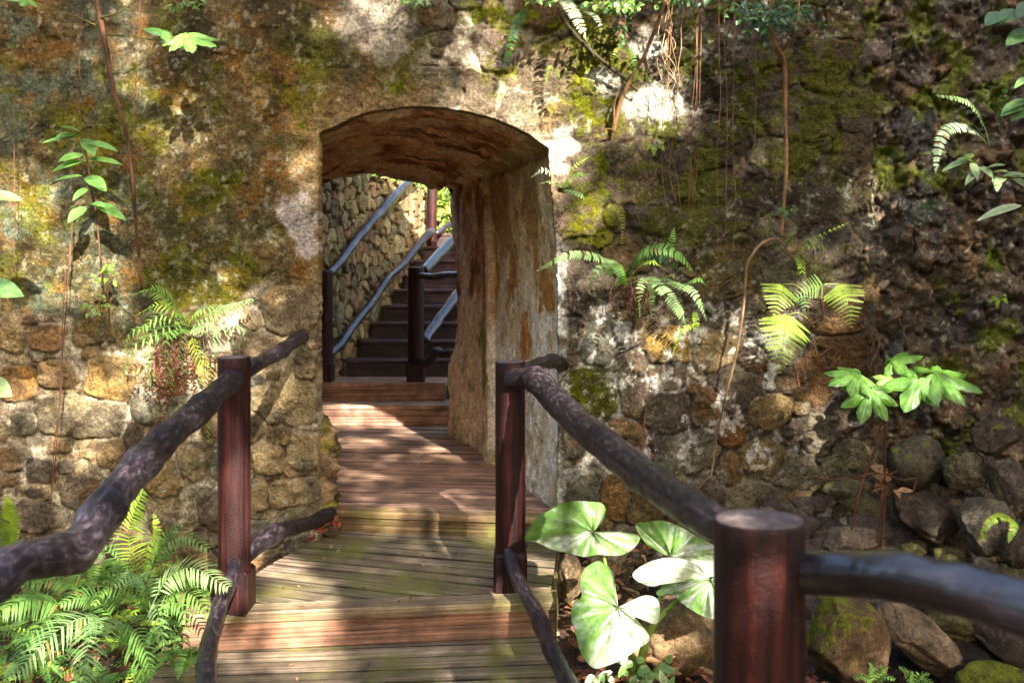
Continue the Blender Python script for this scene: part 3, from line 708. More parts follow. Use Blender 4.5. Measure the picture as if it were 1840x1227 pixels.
# (landings are meshes: parts of the boardwalk)
bpy.data.objects.remove(l0)
A1, B1 = (-1.27, 3.835), (.175, 4.02)
region0 = [(-1.36, -1.2), (1.1, -1.2), (.62, 1.4), (.2, 4.04), (-1.30, 3.87)]
mb = MB(); lines = []
y = -1.2
while y < 4.2: lines.append(((-1.6, y-.06), (1.2, y+.19))); y += .118
strips(mb, region0, lines, 0.0, .035, .017)
lo = mb.build('lower_landing', M['deck'], bw, False)
mb = MB(); box(mb, (-1.34, -1.1, -.16), (-1.30, 3.84, -.036), (.6, .5, .45), .003, 1); mb.build('side_joist', M['deck'], bw, False); mb = MB(); box(mb, (.155, 3.9, -.16), (.19, 3.98, -.036), (.6, .5, .45), .003, 1)
mb.build('side_joist', M['deck'], bw, False)
# level 1: fan of boards + nosing + riser
C1, E1 = (.235, 4.97), (-.92, 5.12)
dn = Vector((B1[0]-A1[0], B1[1]-A1[1])).normalized(); nb = (-dn.y*.12, dn.x*.12)
region1 = [(A1[0]+nb[0], A1[1]+nb[1]+.004), (B1[0]+nb[0], B1[1]+nb[1]+.004), C1, E1]
lines = []
for i in range(-8, 13):
    t = i/11
    pl = (A1[0]+(E1[0]-A1[0])*t-.25, 4.30+.95*t); pr = (.23+.15, 3.56+1.35*t)
    lines.append((pl, pr))
mb = MB(); strips(mb, region1, lines, Z1, .035, .017); mb.build('middle_landing', M['deck'], bw, False)
mb = MB(); board_line(mb, A1, B1, .118, Z1-.036, Z1+.002, (1.15, 1.1, 1.0), .009); mb.build('nosing', M['deck'], bw, False)
mb = MB(); off = lambda p, k: (p[0]-dn.y*-k*0, p[1]+k)
board_line(mb, off(A1, .014), off(B1, .014), .02, .060, Z1-.038, (.85, .62, .5), .003)
board_line(mb, off(A1, .010), off(B1, .010), .02, .002, .056, (.95, .72, .6), .003)
mb.build('riser', M['deck2'], bw, False)
mb = MB()
prism(mb, [(.150, 4.04), (.176, 4.04), (.236, 4.94), (.21, 4.94)], -.15, Z1-.037, (0, 1), (.7, .65, .5), .002)
mb.build('side_board', M['deck'], bw, False); mb = MB()
prism(mb, [(-1.262, 3.87), (-1.235, 3.87), (-.90, 5.0), (-.925, 5.0)], -.15, Z1-.037, (0, 1), (.6, .5, .45), .002)
mb.build('side_board', M['deck'], bw, False)
# level 2
A2, B2 = (-.93, 5.105), (.255, 4.925)
mb = MB(); board_line(mb, A2, B2, .115, Z2-.030, Z2+.002, (1.15, .95, .8), .008); mb.build('nosing', M['deck'], bw, False)
mb = MB(); board_line(mb, (A2[0], A2[1]+.016), (B2[0], B2[1]+.016), .02, Z1+.002, Z2-.032, (.62, .52, .36), .003); mb.build('riser', M['deck'], bw, False)
region2 = [(-.95, 5.225), (.26, 5.04), (.24, 5.3), (-.50, 8.06), (-2.0, 8.06)]
lines = []; y = 4.7
while y < 8.6: lines.append(((-2.2, y+.12), (.5, y-.16))); y += .052
mb = MB(); strips(mb, region2, lines, Z2, .03, .006, base=(1.15, 1.0, .92)); mb.build('upper_landing', M['deck2'], bw, False)
# two steps at the back of the passage
Z3, Z4_ = .421, .575
mb = MB()
for (yf, zb, ztp, dep, xr) in ((8.04, Z2, Z3, .30, -.50), (8.32, Z3, Z4_, .62, -.55)):
    hgt = ztp-zb
    box(mb, (-2.05, yf+.02, zb+.0), (xr, yf+.04, zb+hgt*.45), (1.3, 1.05, .95), .003)
    box(mb, (-2.05, yf+.018, zb+hgt*.45+.004), (xr, yf+.038, ztp-.036), (1.35, 1.1, 1.0), .003)
    yy = yf; 
    while yy < yf+dep:
        k = random.uniform(.9, 1.2); box(mb, (-2.05, yy, ztp-.034), (xr, yy+.094, ztp), (1.3*k, 1.1*k, 1.0*k), .005); yy += .1
mb.build('back_step', M['deck2'], bw, False)

# ============================================================ STAIRCASE
stc = thing('staircase', (-1.0, 8.8, Z4_), 'dark brown timber staircase climbing behind the passage', 'staircase')
r_s = .152; t_s = .285
for i in range(1, 10):
    yf = 8.80+(i-1)*t_s; zb = Z4_+(i-1)*r_s; zt_ = zb+r_s
    tt = (yf-7.72)/.97; xl = float(rb(tt)[0])+.09; xr = xl+1.45
    k = random.uniform(.8, 1.2); mb = MB()
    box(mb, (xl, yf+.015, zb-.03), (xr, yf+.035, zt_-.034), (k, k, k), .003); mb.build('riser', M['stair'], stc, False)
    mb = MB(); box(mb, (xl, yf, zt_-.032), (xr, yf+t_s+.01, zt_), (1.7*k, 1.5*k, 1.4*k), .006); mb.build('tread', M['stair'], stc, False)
mb = MB(); yb_ = 8.80+9*t_s; zt_ = Z4_+9*r_s
box(mb, (-1.05, yb_+.02, zt_-.03), (.6, yb_+2.2, zt_+.01), (1, 1, 1), .005); mb.build('top_landing', M['stair'], stc, False)

# ============================================================ RAILINGS
def post(parent, x, y, z0, z1, r, seed=0, base=True, name='post', lean=0, mat='post'):
    mb = MB(); k = 28; n = 26; vs = []; uv = []
    for i in range(n):
        t = i/(n-1); z = z0+(z1-.012-z0)*t
        for j in range(k):
            a = 2*math.pi*j/k; rr = r*(1.02-.03*t)+.0035*noise.noise(Vector((math.cos(a)*1.6+seed, math.sin(a)*1.6, z*1.2)))+.0012*noise.noise(Vector((math.cos(a)*14+seed, math.sin(a)*14, z*1.5)))
            vs.append((x+math.cos(a)*rr+lean*(z-z0), y+math.sin(a)*rr, z)); uv.append((z+seed, a*r*1.0+seed))
    fs = [(i*k+j, i*k+(j+1) % k, (i+1)*k+(j+1) % k, (i+1)*k+j) for i in range(n-1) for j in range(k)]; ms = [0]*len(fs)
    def ring(rs, z, wob=0):
        b = len(vs)
        for j in range(k):
            a = 2*math.pi*j/k; vs.append((x+lean*(z-z0)+math.cos(a)*rs, y+math.sin(a)*rs, z+wob*math.sin(a*1.0+seed))); uv.append((z+seed, a*r+seed))
        return b
    b0 = (n-1)*k
    b1 = ring(r*.965, z1-.004, .001); b2 = ring(r*.90, z1, .002); b3 = ring(r*.5, z1+.001, .002)
    for a_, c_ in ((b0, b1), (b1, b2), (b2, b3)):
        fs += [(a_+j, a_+(j+1) % k, c_+(j+1) % k, c_+j) for j in range(k)]; ms += [0 if a_ == b0 else 1]*k
    fs.append(tuple(b3+j for j in range(k))); ms.append(1)
    mb.v = vs; mb.f = fs; mb.uv = uv; mb.c = [(1, 1, 1)]*len(vs); mb.m = ms
    o = mk(name, np.array(vs), fs, [M[mat], M['endgrain']], parent, True, {'Col': np.ones((len(vs), 3))}, uv, ms)
    if base:
        mb = MB(); q = r*1.10; box(mb, (x-q, y-q, z0-.02), (x+q, y+q, z0+.16), (1, 1, 1), .012, 2)
        mk('post_base', np.array(mb.v), mb.f, M[mat], o, False, {'Col': np.ones((len(mb.v), 3))}, mb.uv)
    return o
def rail(parent, pts, rad, name='handrail', amp=.006, knots=(), seed=0, n=130, k=20, mat='rail'):
    mb = MB(); tube(mb, pts, rad, n, k, amp, 9., (1, 1, 1), True, knots, seed)
    return mb.build(name, M[mat], parent, True)
LPx, LPy = (421-CX)/F*3.93, 3.93
RPx, RPy = (917-CX)/F*4.18, 4.18
NPx, NPy = .446, 1.80
lr = thing('wooden_railing', (LPx, LPy, Z1), 'rustic railing on the left side of the boardwalk with a bent branch handrail', 'railing')
post(lr, LPx, LPy, Z1, CAMZ-(640-HY)/F*LPy, .0635, 1.3)
rail(lr, PL([(428, 672, 3.93), (385, 712, 3.6), (330, 760, 3.2), (285, 800, 2.95), (225, 868, 2.65), (178, 930, 2.45), (140, 982, 2.3), (90, 1000, 2.16), (30, 1012, 2.05), (-60, 1075, 1.9), (-250, 1130, 1.62)]),
     [.040, .044, .043, .047, .044, .045, .050, .046, .043, .043, .042], 'handrail', .008, ((.22, .010, .02), (.50, .012, .03), (.62, .014, .03)), 2, 200, 26)
rail(lr, PL([(415, 692, 3.95), (440, 668, 4.0), (470, 650, 4.2), (505, 632, 4.5), (530, 612, 4.78), (548, 603, 5.03)]), [.028, .031, .032, .030, .033, .035], 'wall_rail', .005, ((.55, .008, .05),), 4, 80)
rail(lr, PL([(424, 1000, 3.92), (416, 1040, 3.80), (398, 1080, 3.62), (383, 1130, 3.42), (371, 1185, 3.2), (372, 1240, 3.0), (380, 1330, 2.75), (340, 1500, 2.3)]), [.026, .027, .030, .028, .030, .031, .031, .031], 'lower_rail', .005, ((.62, .010, .02),), 6, 130)
rail(lr, PL([(430, 1010, 3.97), (455, 985, 4.05), (480, 965, 4.2), (515, 950, 4.45), (560, 938, 4.8), (592, 922, 5.03)]), [.034, .040, .042, .034, .034, .036], 'lower_wall_rail', .006, ((.3, .010, .06),), 8, 90)
post(lr, -1.17, 1.62, 0, .88, .066, 4.1)
rr_ = thing('wooden_railing', (RPx, RPy, Z1), 'rustic railing on the right side of the boardwalk with thick near post', 'railing')
post(rr_, RPx, RPy, Z1, CAMZ-(648-HY)/F*RPy, .0635, 7.7)
post(rr_, NPx, NPy, 0.0, CAMZ-(929-HY)/F*NPy, .0815, 3.1)
rail(rr_, PL([(915, 683, 4.10), (960, 680, 3.99), (992, 712, 3.72), (1040, 762, 3.35), (1095, 806, 3.0), (1150, 848, 2.66), (1205, 888, 2.32), (1262, 925, 2.02), (1330, 962, 1.82)]),
     [.036, .045, .050, .047, .047, .046, .043, .037, .034], 'handrail', .007, ((.07, .012, .02), (.115, .010, .014), (.45, .006, .03)), 11, 200, 26)
rail(rr_, PL([(1390, 1033, 1.80), (1460, 1030, 1.76), (1540, 1032, 1.70), (1620, 1038, 1.62), (1700, 1052, 1.55), (1780, 1074, 1.48), (1880, 1105, 1.40), (2060, 1170, 1.28), (2300, 1300, 1.12)]),
     [.034, .036, .037, .039, .040, .041, .041, .041, .041], 'handrail', .004, ((.3, .003, .06),), 13, 150, 26, mat='railfar')
post(rr_, 1.06, 1.05, 0, 1.02, .075, 9.1)
rail(rr_, PL([(920, 672, 4.2), (950, 662, 4.30), (975, 652, 4.55), (1000, 650, 4.82), (1014, 658, 5.03)]), [.028, .031, .030, .034, .036], 'wall_rail', .006, ((.6, .008, .06),), 15, 80)
rail(rr_, PL([(912, 985, 4.15), (925, 1030, 4.05), (945, 1070, 3.9), (968, 1110, 3.75), (985, 1155, 3.55), (1010, 1205, 3.35), (1040, 1270, 3.1), (1090, 1400, 2.7)]), [.026, .028, .027, .030, .030, .030, .030, .030], 'lower_rail', .005, ((.33, .007, .02),), 17, 130)
rail(rr_, PL([(925, 990, 4.22), (955, 960, 4.5), (985, 945, 4.85), (995, 940, 5.02)]), [.028, .03, .03, .03], 'lower_wall_rail', .005, (), 19, 50)
# staircase railings
sl = thing('wooden_railing', (-1.60, 8.42, Z4_), 'far railing on the left of the staircase beside the rubble wall', 'railing')
post(sl, (583-CX)/F*8.42, 8.42, Z4_, CAMZ-(486-HY)/F*8.42, .07, 21, name='post')
rail(sl, PL([(590, 492, 8.42), (612, 470, 8.65), (640, 432, 9.0), (665, 402, 9.3), (700, 362, 9.75), (722, 338, 10.1), (745, 318, 10.4), (772, 292, 10.8)]), [.036, .04, .036, .038, .042, .038, .034, .03], 'handrail', .008, ((.2, .01, .04), (.6, .012, .06)), 23, 90, 14, 'railfar')
rail(sl, PL([(590, 638, 8.42), (612, 618, 8.6), (640, 578, 8.95), (672, 538, 9.35), (697, 500, 9.7), (725, 474, 10.1), (755, 436, 10.5), (776, 414, 10.8)]), [.04, .04, .038, .038, .036, .04, .042, .042], 'lower_rail', .007, ((.5, .006, .05),), 25, 90, 14, 'railfar')
post(sl, (776-CX)/F*10.9, 10.9, 1.5, 2.9, .056, 27, name='post')
rail(sl, PL([(783, 420, 10.9), (800, 408, 11.1), (830, 388, 11.5), (880, 350, 12.2)]), [.03, .03, .03, .03], 'upper_rail', .004, (), 28, 40, 12, 'railfar')
rail(sl, PL([(583, 498, 8.40), (560, 497, 8.35), (520, 500, 8.2)]), [.035, .035, .035], 'wall_rail', .004, (), 29, 24, 12)
rail(sl, PL([(583, 655, 8.40), (560, 660, 8.3), (520, 662, 8.1)]), [.035, .035, .035], 'lower_wall_rail', .004, (), 30, 24, 12)
srr = thing('wooden_railing', (-.80, 8.40, Z4_), 'far railing in the middle of the arch with short post and gnarled branch', 'railing')
post(srr, (748-CX)/F*8.40, 8.40, Z4_, CAMZ-(480-HY)/F*8.40, .068, 31)
rail(srr, PL([(760, 488, 8.42), (785, 462, 8.75), (812, 434, 9.1), (850, 395, 9.6), (900, 345, 10.3)]), [.042, .046, .044, .04, .04], 'handrail', .005, (), 33, 50, 14, 'railfar')
rail(srr, PL([(752, 494, 8.34), (780, 497, 8.2), (812, 494, 8.0), (850, 498, 7.9)]), [.026, .028, .03, .03], 'wall_rail', .004, (), 35, 40, 12, 'railfar')
rail(srr, PL([(762, 614, 8.42), (780, 586, 8.65), (800, 558, 8.85), (830, 520, 9.2), (870, 470, 9.7)]), [.05, .044, .046, .05, .05], 'lower_rail', .010, ((.2, .01, .08),), 37, 60, 14, 'railfar')
rail(srr, PL([(748, 650, 8.36), (768, 652, 8.25), (784, 634, 8.12), (800, 636, 8.0), (825, 632, 7.86)]), [.030, .034, .036, .034, .032], 'lower_wall_rail', .008, ((.5, .014, .08),), 39, 60, 14)
post(srr, .05, 10.6, 1.4, 2.5, .056, 41, base=False)

# ============================================================ PLANT BUILDERS
def blade(mb, base, d, nrm, L, w, c, droop=.15, k=3, tipw=.0):
    """narrow leaflet"""
    side = d.cross(nrm).normalized(); vs = []; 
    for i in range(k+1):
        t = i/k; ww = w*(.75 if i == 0 else (1.0 if t < .6 else 1.0-(t-.6)/.4*(1-.0)))
        if i == k: ww = w*tipw+.0003
        p = base+d*(L*t)+nrm*(-droop*L*t*t)
        vs += [p-side*ww, p+side*ww]
    fs = [(2*i, 2*i+1, 2*i+3, 2*i+2) for i in range(k)]
    mb.add(vs, fs, c)
def jc(c, k=.15):
    a = random.uniform(1-k, 1+k); return (c[0]*a*random.uniform(.93, 1.07), c[1]*a, c[2]*a)
FC = {'y': (.27, .40, .04), 'g': (.10, .20, .04), 'p': (.24, .37, .13), 'd': (.04, .10, .02), 'l': (.16, .29, .055), 'w': (.40, .48, .28), 'b': (.16, .05, .02), 'o': (.38, .32, .06)}
def frond(parent, pts, wpx, style='sword', n=None, col='l', nrm0=(0, -.75, .6), name='frond', ang=None, roll=0, droop=None):
    """pts: (px,py,D) list from base to tip; wpx: half width in px at mean D"""
    W = wpx/F*sum(p[2] for p in pts)/len(pts)
    S = spline(PL(pts), 60); seg = np.linalg.norm(np.diff(S, axis=0), axis=1); L = seg.sum()
    if n is None: n = int(L/{'sword': .0135, 'brake': .019, 'tri': .0185, 'sparse': .02}[style])
    n = max(n, 6); mb = MB(); N0 = (Vector(nrm0) if style != 'tri' else Vector((0, -1, .15))).normalized(); base = FC[col]; c = jc(base, .12)
    tube(mb, [tuple(p) for p in S[::6]]+[tuple(S[-1])], [max(.0009, W*.028)]*5+[.0008]*(len(S[::6])+1-5) if len(S[::6]) >= 5 else .001, 24, 4, 0, 1, tuple(x*.8 for x in c), False)
    cum = np.concatenate([[0], np.cumsum(seg)])/L
    for i in range(n):
        t = (i+.5)/n
        if style == 'brake' and t < .12: continue
        
        j = min(int(np.searchsorted(cum, t)), 58); p = Vector(S[j]); T = Vector(S[min(j+1, 59)])-Vector(S[max(j-1, 0)]); T.normalize()
        side = T.cross(N0)
        if side.length < .1: side = T.cross(Vector((.3, -.9, .1)))
        side.normalize(); Nn = side.cross(T)
        if style == 'sword': pr = min(1, .55+t*3)*(1-t**3.2)**.8; A = math.radians(ang or 18); w = .0026+W*.075; dr = droop or .12; k = 2
        elif style == 'sparse': pr = (1-t**2); A = math.radians(25); w = .004; dr = .5; k = 3
        elif style == 'brake': pr = min(1, .35+t*1.6)*(1-t)**.42; A = math.radians(ang or 40); w = .0042; dr = droop or .38; k = 5
        else:
            uu = t; pr = (1-uu)**.85*min(1, .8+uu*2.5)*1.12; A = math.radians(ang or 20); dr = droop or .12
        for s in (-1, 1):
            if random.random() < .02: continue
            a = A+random.uniform(-.09, .09)
            d = (side*s*math.cos(a)+T*math.sin(a)+Nn*random.uniform(-.08, .12)).normalized()
            l = W*pr*random.uniform(.92, 1.06)
            cc = jc(c, .10) if random.random() > .035 else jc((.26, .17, .05), .3)
            if style != 'tri':
                q = Nn if style == 'sword' else (Nn*.5+Vector((0, 0, 1))*.9).normalized()
                nn = (q-d*q.dot(d)).normalized()
                blade(mb, p, d, nn, l, w*random.uniform(.85, 1.1), cc, dr, k)
            else:
                m = max(4, int(l/.0062)); nn = (Nn-d*Nn.dot(d)).normalized(); sd = d.cross(nn)
                for u in range(m):
                    tt = (u+.5)/m; q = p+d*(l*tt)-nn*(dr*l*tt*tt); ll = l*.105*(1-tt)**.6+.002; hw = l/m*.42
                    for s2 in (-1, 1):
                        dd_ = (sd*s2+d*.55).normalized()*ll
                        mb.add([q-d*hw, q+d*hw, q+dd_+d*hw*.5, q+dd_-d*hw*.3], [(0, 1, 2, 3)], cc)
    return mb.build(name, M['fern'], parent, True)
def fern(label, base, fronds, group=None):
    b = P(*base); t = thing('fern', b, label, 'fern', group)
    for f in fronds:
        f = dict(f); frond(t, **f)
    return t
def oleaf(mb, base, d, nrm, L, w, c, fold=.25, droop=.25, k=7, tipc=None):
    """simple elliptical pointed leaf with a midrib fold"""
    d = d.normalized(); side = d.cross(nrm).normalized(); nrm = side.cross(d); vs = []; cs = []
    for i in range(k+1):
        t = i/k; ww = w*math.sin(math.pi*min(1, t**.85*.98+.02))**.8 if 0 < i < k else .0006
        p = base+d*(L*t)-nrm*(droop*L*t*t)
        for u in (-1, -.5, 0, .5, 1):
            vs.append(p+side*(u*ww)+nrm*(abs(u)*fold*ww+.02*w*math.sin(i*2.4))); f = .8 if u == 0 else 1.; cs.append((c[0]*f*1.05, c[1]*f, c[2]*f))
    fs = [(5*i+j, 5*i+j+1, 5*i+j+6, 5*i+j+5) for i in range(k) for j in range(4)]
    mb.add(vs, fs, cs)
def palmate(mb, c0, d, nrm, R, c, lobes=7, spread=300, deep=.55, rag=.06):
    """lobed hand-shaped leaf; d = direction of the middle lobe"""
    d = d.normalized(); side = d.cross(nrm).normalized(); nrm = side.cross(d).normalized()
    n = lobes*16; rings = 8; vs = [c0]; cs = [(c[0]*1.3, c[1]*1.2, c[2]*1.2)]
    for r_i in range(1, rings+1):
        for i in range(n+1):
            t = i/n; a = math.radians(-spread/2+spread*t); ph = t*lobes-.5; near = abs(ph-round(ph)); lob = 1-2*near
            lobe_i = max(0, min(lobes-1, round(ph))); mid = 1-abs(lobe_i-(lobes-1)/2)/lobes*.75
            rad = R*mid*((1-deep)+deep*max(0, lob)**.62*(1-.12*(lob > .93)*0))*(1+rag*noise.noise(Vector((i*.45, R*40, c0.x*7))))
            k = r_i/rings; q = k if lob > 0 else k
            rr = rad*k; dirv = d*math.cos(a)+side*math.sin(a)
            z = -.26*R*(k**2)+.02*R*math.sin(k*9+lobe_i*2)+.07*R*(near*2)*k+.015*R*math.sin(i*1.9)*k
            vs.append(c0+dirv*rr+nrm*z); f = (1.35 if near < .045 else 1.0)*(.92+.16*(k < .8)); cs.append((c[0]*f, c[1]*f, c[2]*f))
    m = n+1; fs = [(0, 1+i, 2+i) for i in range(n)]+[(1+r*m+i, 1+(r+1)*m+i, 2+(r+1)*m+i, 2+r*m+i) for r in range(rings-1) for i in range(n)]
    mb.add(vs, fs, cs)
# ============================================================ BOULDERS
import bmesh
_bm = bmesh.new(); bmesh.ops.create_icosphere(_bm, subdivisions=5, radius=1)
ICO = np.array([v.co[:] for v in _bm.verts]); ICOF = np.array([[v.index for v in f.verts] for f in _bm.faces]); _bm.free()
_bm = bmesh.new(); bmesh.ops.create_icosphere(_bm, subdivisions=3, radius=1)
ICO3 = np.array([v.co[:] for v in _bm.verts]); ICOF3 = np.array([[v.index for v in f.verts] for f in _bm.faces]); _bm.free()
def boulder(px, py, D, rx, ry, rot, c, label, moss=0., depth=.8, seed=0, sharp=.75):
    k = D/F; a = np.sign(ICO)*np.abs(ICO)**sharp; a = a/np.linalg.norm(a, axis=1)[:, None]**.5
    s3 = np.random.default_rng(seed+5)
    for _ in range(12):   # flattened facets
        nvec = s3.normal(size=3); nvec /= np.linalg.norm(nvec); cut = s3.uniform(.68, .92); dts = a@nvec
        a = a-np.where(dts > cut, (dts-cut)*.95, 0)[:, None]*nvec
    q = ICO*1.
    nz = np.array([noise.noise(Vector((*(p*1.1+seed),)))*.12+noise.noise(Vector((*(p*2.7+seed),)))*.09+noise.noise(Vector((*(p*8+seed),)))*.025 for p in q])
    a = a*(1+nz)[:, None]; a = a*np.array([rx*k, (rx+ry)/2*k*depth, ry*k])
    cr, sr = math.cos(rot), math.sin(rot); x = a[:, 0]*cr+a[:, 2]*sr; z = -a[:, 0]*sr+a[:, 2]*cr
    p0 = P(px, py, D+.03); V = np.stack([x+p0.x, a[:, 1]+p0.y, z+p0.z], 1)
    n1_ = np.array([noise.noise(Vector((*(p*2.2+seed*3),))) for p in q]); n2_ = np.array([noise.noise(Vector((*(p*6+seed*3),))) for p in q])
    Cc = np.tile(c, (len(q), 1))*(1+.5*n1_+.4*n2_)[:, None]
    if moss: Cc = mixc(Cc, (.12, .13, .012), sst(.45, .75, moss*(.35+.5*q[:, 2]-.3*q[:, 0])+.7*n1_+.5*n2_))
    o = mk('boulder', V, ICOF, M['rock'], None, True, {'Col': sat(Cc)})
    return tag(o, label, 'boulder', 'river boulders piled below the dark rock wall')
br, gr, dk, ol = (.14, .085, .045), (.095, .078, .06), (.06, .044, .034), (.085, .07, .032)
BL = [
 (1232, 1132, 4.15, 84, 84, .3, (.17, .115, .065), 'big rounded tan boulder behind the white and green leaves', .0),
 (1518, 1148, 4.1, 76, 82, .1, (.13, .082, .045), 'large upright boulder with ochre moss touching the thick near post', .75),
 (1655, 1150, 4.15, 92, 46, .75, (.155, .11, .072), 'long smooth brown boulder leaning down to the right', .0),
 (1708, 1118, 4.4, 62, 44, .1, ol, 'olive grey boulder wedged above the long leaning boulder', .3),
 (1808, 1150, 4.3, 80, 44, .6, dk, 'dark wet boulder at the right edge under the grey rail', .0),
 (1575, 1082, 4.45, 30, 19, .0, gr, 'small grey green stone in the gap above two big boulders', .3),
 (1770, 942, 4.5, 54, 58, .4, (.10, .082, .062), 'big squarish boulder behind the small bright green fern', .2),
 (1733, 845, 4.62, 40, 37, .2, (.12, .10, .065), 'round olive boulder right of the bare reddish stems', .35),
 (1812, 862, 4.5, 34, 48, -.5, (.09, .07, .055), 'tilted oval boulder at the right edge above the small fern', .1),
 (1668, 925, 4.7, 66, 40, .55, dk, 'dark sloping boulder right of the stem bases', .0),
 (1535, 972, 4.75, 62, 26, .05, (.14, .105, .075), 'flat tan stone just above the near grey rail', .0),
 (1512, 878, 4.82, 36, 20, .05, (.10, .09, .06), 'flat ledge stone with a mossy patch left of the reddish stems', .55),
 (1642, 828, 4.85, 58, 50, .0, (.085, .07, .05), 'broad flat faced boulder directly below the lobed leaf plant', .3),
 (1772, 1018, 4.45, 27, 20, .1, gr, 'small smooth grey stone above the right end of the rail', .0),
 (1706, 998, 4.6, 34, 16, .1, ol, 'thin olive stone lying between larger boulders above the rail', .4),
 (1636, 990, 4.6, 26, 17, .1, ol, 'small stone with a yellow leaf beside it above the rail', .5),
 (1780, 1214, 4.0, 66, 26, .0, (.09, .10, .03), 'bright green moss covered stone at the bottom right', 1.6),
 (1835, 985, 4.35, 34, 36, .0, dk, 'dark boulder cut by the right edge just below the small fern', .0),
 (1590, 1040, 4.6, 60, 26, .1, dk, 'dark stone half hidden behind the near rail', .0),
 (1690, 1050, 4.55, 60, 28, .2, gr, 'grey stone half hidden behind the right half of the rail', .2),
 (1480, 1020, 4.75, 44, 26, .1, (.12, .09, .06), 'brown stone behind the joint of near post and rail', .1),
 (1790, 785, 4.6, 44, 34, -.2, dk, 'uppermost boulder of the pile at the right edge', .2),
 (1440, 960, 4.85, 40, 26, .0, (.13, .10, .07), 'squat stone at the wall foot right of the near post', .1),
 (1320, 1090, 4.6, 50, 34, .0, (.12, .09, .06), 'brown stone hidden mostly behind the thick near post', .1),
 (1025, 1040, 4.5, 22, 46, .0, (.17, .12, .07), 'narrow upright stone against the side of the boardwalk', .0),
 (1015, 975, 4.85, 20, 22, .1, (.15, .10, .06), 'broken brown stone in the corner of boardwalk and wall', .0),
 (1095, 1010, 4.75, 44, 26, .1, (.17, .13, .08), 'tan stone in the shade between the two upper white marked leaves', .1),
 (598, 950, 4.98, 16, 16, .2, (.10, .07, .045), 'small dark stone where the left wall meets the boardwalk', .0)]
for i, b in enumerate(BL): boulder(b[0], b[1], b[2], b[3], b[4], b[5], b[6], b[7], b[8], seed=i*13+1)
# small rubble fill
mbv = []; mbf = []; mbc = []; nb_ = 0
for i in range(900):
    px = random.uniform(1380, 1930); py = random.uniform(840, 1240); D = 4.98-(py-850)/380*.72
    s = random.uniform(8, 20+(i%5==0)*16)*D/F; p = P(px, py, D+.08)
    q = ICO3*np.array([s*random.uniform(1, 1.7), s, s*random.uniform(.6, 1.)]); an = random.uniform(-.8, .8)
    q = q*(1+.25*np.array([noise.noise(Vector((*(v*1.5+i),))) for v in ICO3]))[:, None]
    q = np.stack([q[:, 0]*math.cos(an)+q[:, 2]*math.sin(an), q[:, 1], -q[:, 0]*math.sin(an)+q[:, 2]*math.cos(an)], 1)
    mbv.append(q+np.array(p)); mbf.append(ICOF3+nb_); nb_ += len(ICO3); c = random.choice([br, gr, dk, ol, dk]); mbc.append(np.tile(np.array(c)*random.uniform(.6, 1.2), (len(ICO3), 1)))
o = mk('rubble', np.vstack(mbv), np.vstack(mbf), M['rock'], None, True, {'Col': np.vstack(mbc)}); o['kind'] = 'stuff'; o['label'] = 'small broken stones packed between the river boulders'
# sloping bank of soil under the boulders
bx = np.arange(.35, 3.4, .03); bt_ = np.arange(0, 1.01, .04); BX, BT = np.meshgrid(bx, bt_)
BY = 3.95+BT*1.15; BZ = -.40+BT*(.38+.24*sst(1.2, 1.9, BX))+(fbm(BX, BY, .2, 4, 500)-.5)*.12-.1*(BT < .01)
o = mk('soil_bank', np.stack([BX, BY, BZ], -1).reshape(-1, 3), gridfaces(*BX.shape), M['ground'], None, True, {'Col': np.tile((.03, .021, .014), (BX.size, 1))}); o['kind'] = 'structure'

# ============================================================ LEAF LITTER AND GROUND COVER
def scatter_leaf(mb, p, s, c):
    a = random.uniform(0, 6.28); d = Vector((math.cos(a), math.sin(a), random.uniform(-.3, .5))); nrm = Vector((random.uniform(-.6, .6), random.uniform(-.8, .4), 1)).normalized()
    oleaf(mb, p, d, nrm, s, s*random.uniform(.2, .32), c, random.uniform(.1, .7), random.uniform(-.3, .8), 4)
mb = MB(); LC = [(.20, .075, .03), (.12, .045, .025), (.28, .14, .06), (.09, .035, .02), (.33, .2, .1), (.15, .06, .03)]
for i in range(1500):
    if i < 850: x = random.uniform(-2.9, -1.0); y = random.uniform(3.1, 4.9)
    else: x = random.uniform(.2, 1.2); y = random.uniform(3.4, 4.9)
    if -1.3+.28*(y-3.85)*(y > 3.85) < x < .2: continue
    z = float(groundz(x, y))+.02+random.random()*.04
    if x > .35: z = max(z, -.16+max(0, (y-3.95)/1.15)*.3+.05)
    scatter_leaf(mb, Vector((x, y, z)), random.uniform(.03, .075), jc(random.choice(LC), .3))
for _ in range(70):
    x = random.uniform(-1.2, .15); y = random.uniform(3.4, 5.0); z = (0 if y < 3.8 else .147)
    if y < 3.92 and y > 3.75: continue
    scatter_leaf(mb, Vector((x, y, z+.006)), random.uniform(.008, .028), jc(random.choice(LC), .3))
for q in ((590, 925, 5.0), (600, 935, 4.95), (575, 948, 4.9), (560, 960, 4.8), (580, 940, 4.9)):
    for _ in range(6): scatter_leaf(mb, P(q[0]+random.uniform(-12, 12), q[1]+random.uniform(-8, 8), q[2]), .04, jc((.25, .07, .03), .3))
o = mb.build('leaf_litter', M['dead'], None); o['kind'] = 'stuff'; o['label'] = 'brown dry fallen leaves covering the soil beside the boardwalk'
mb = MB()
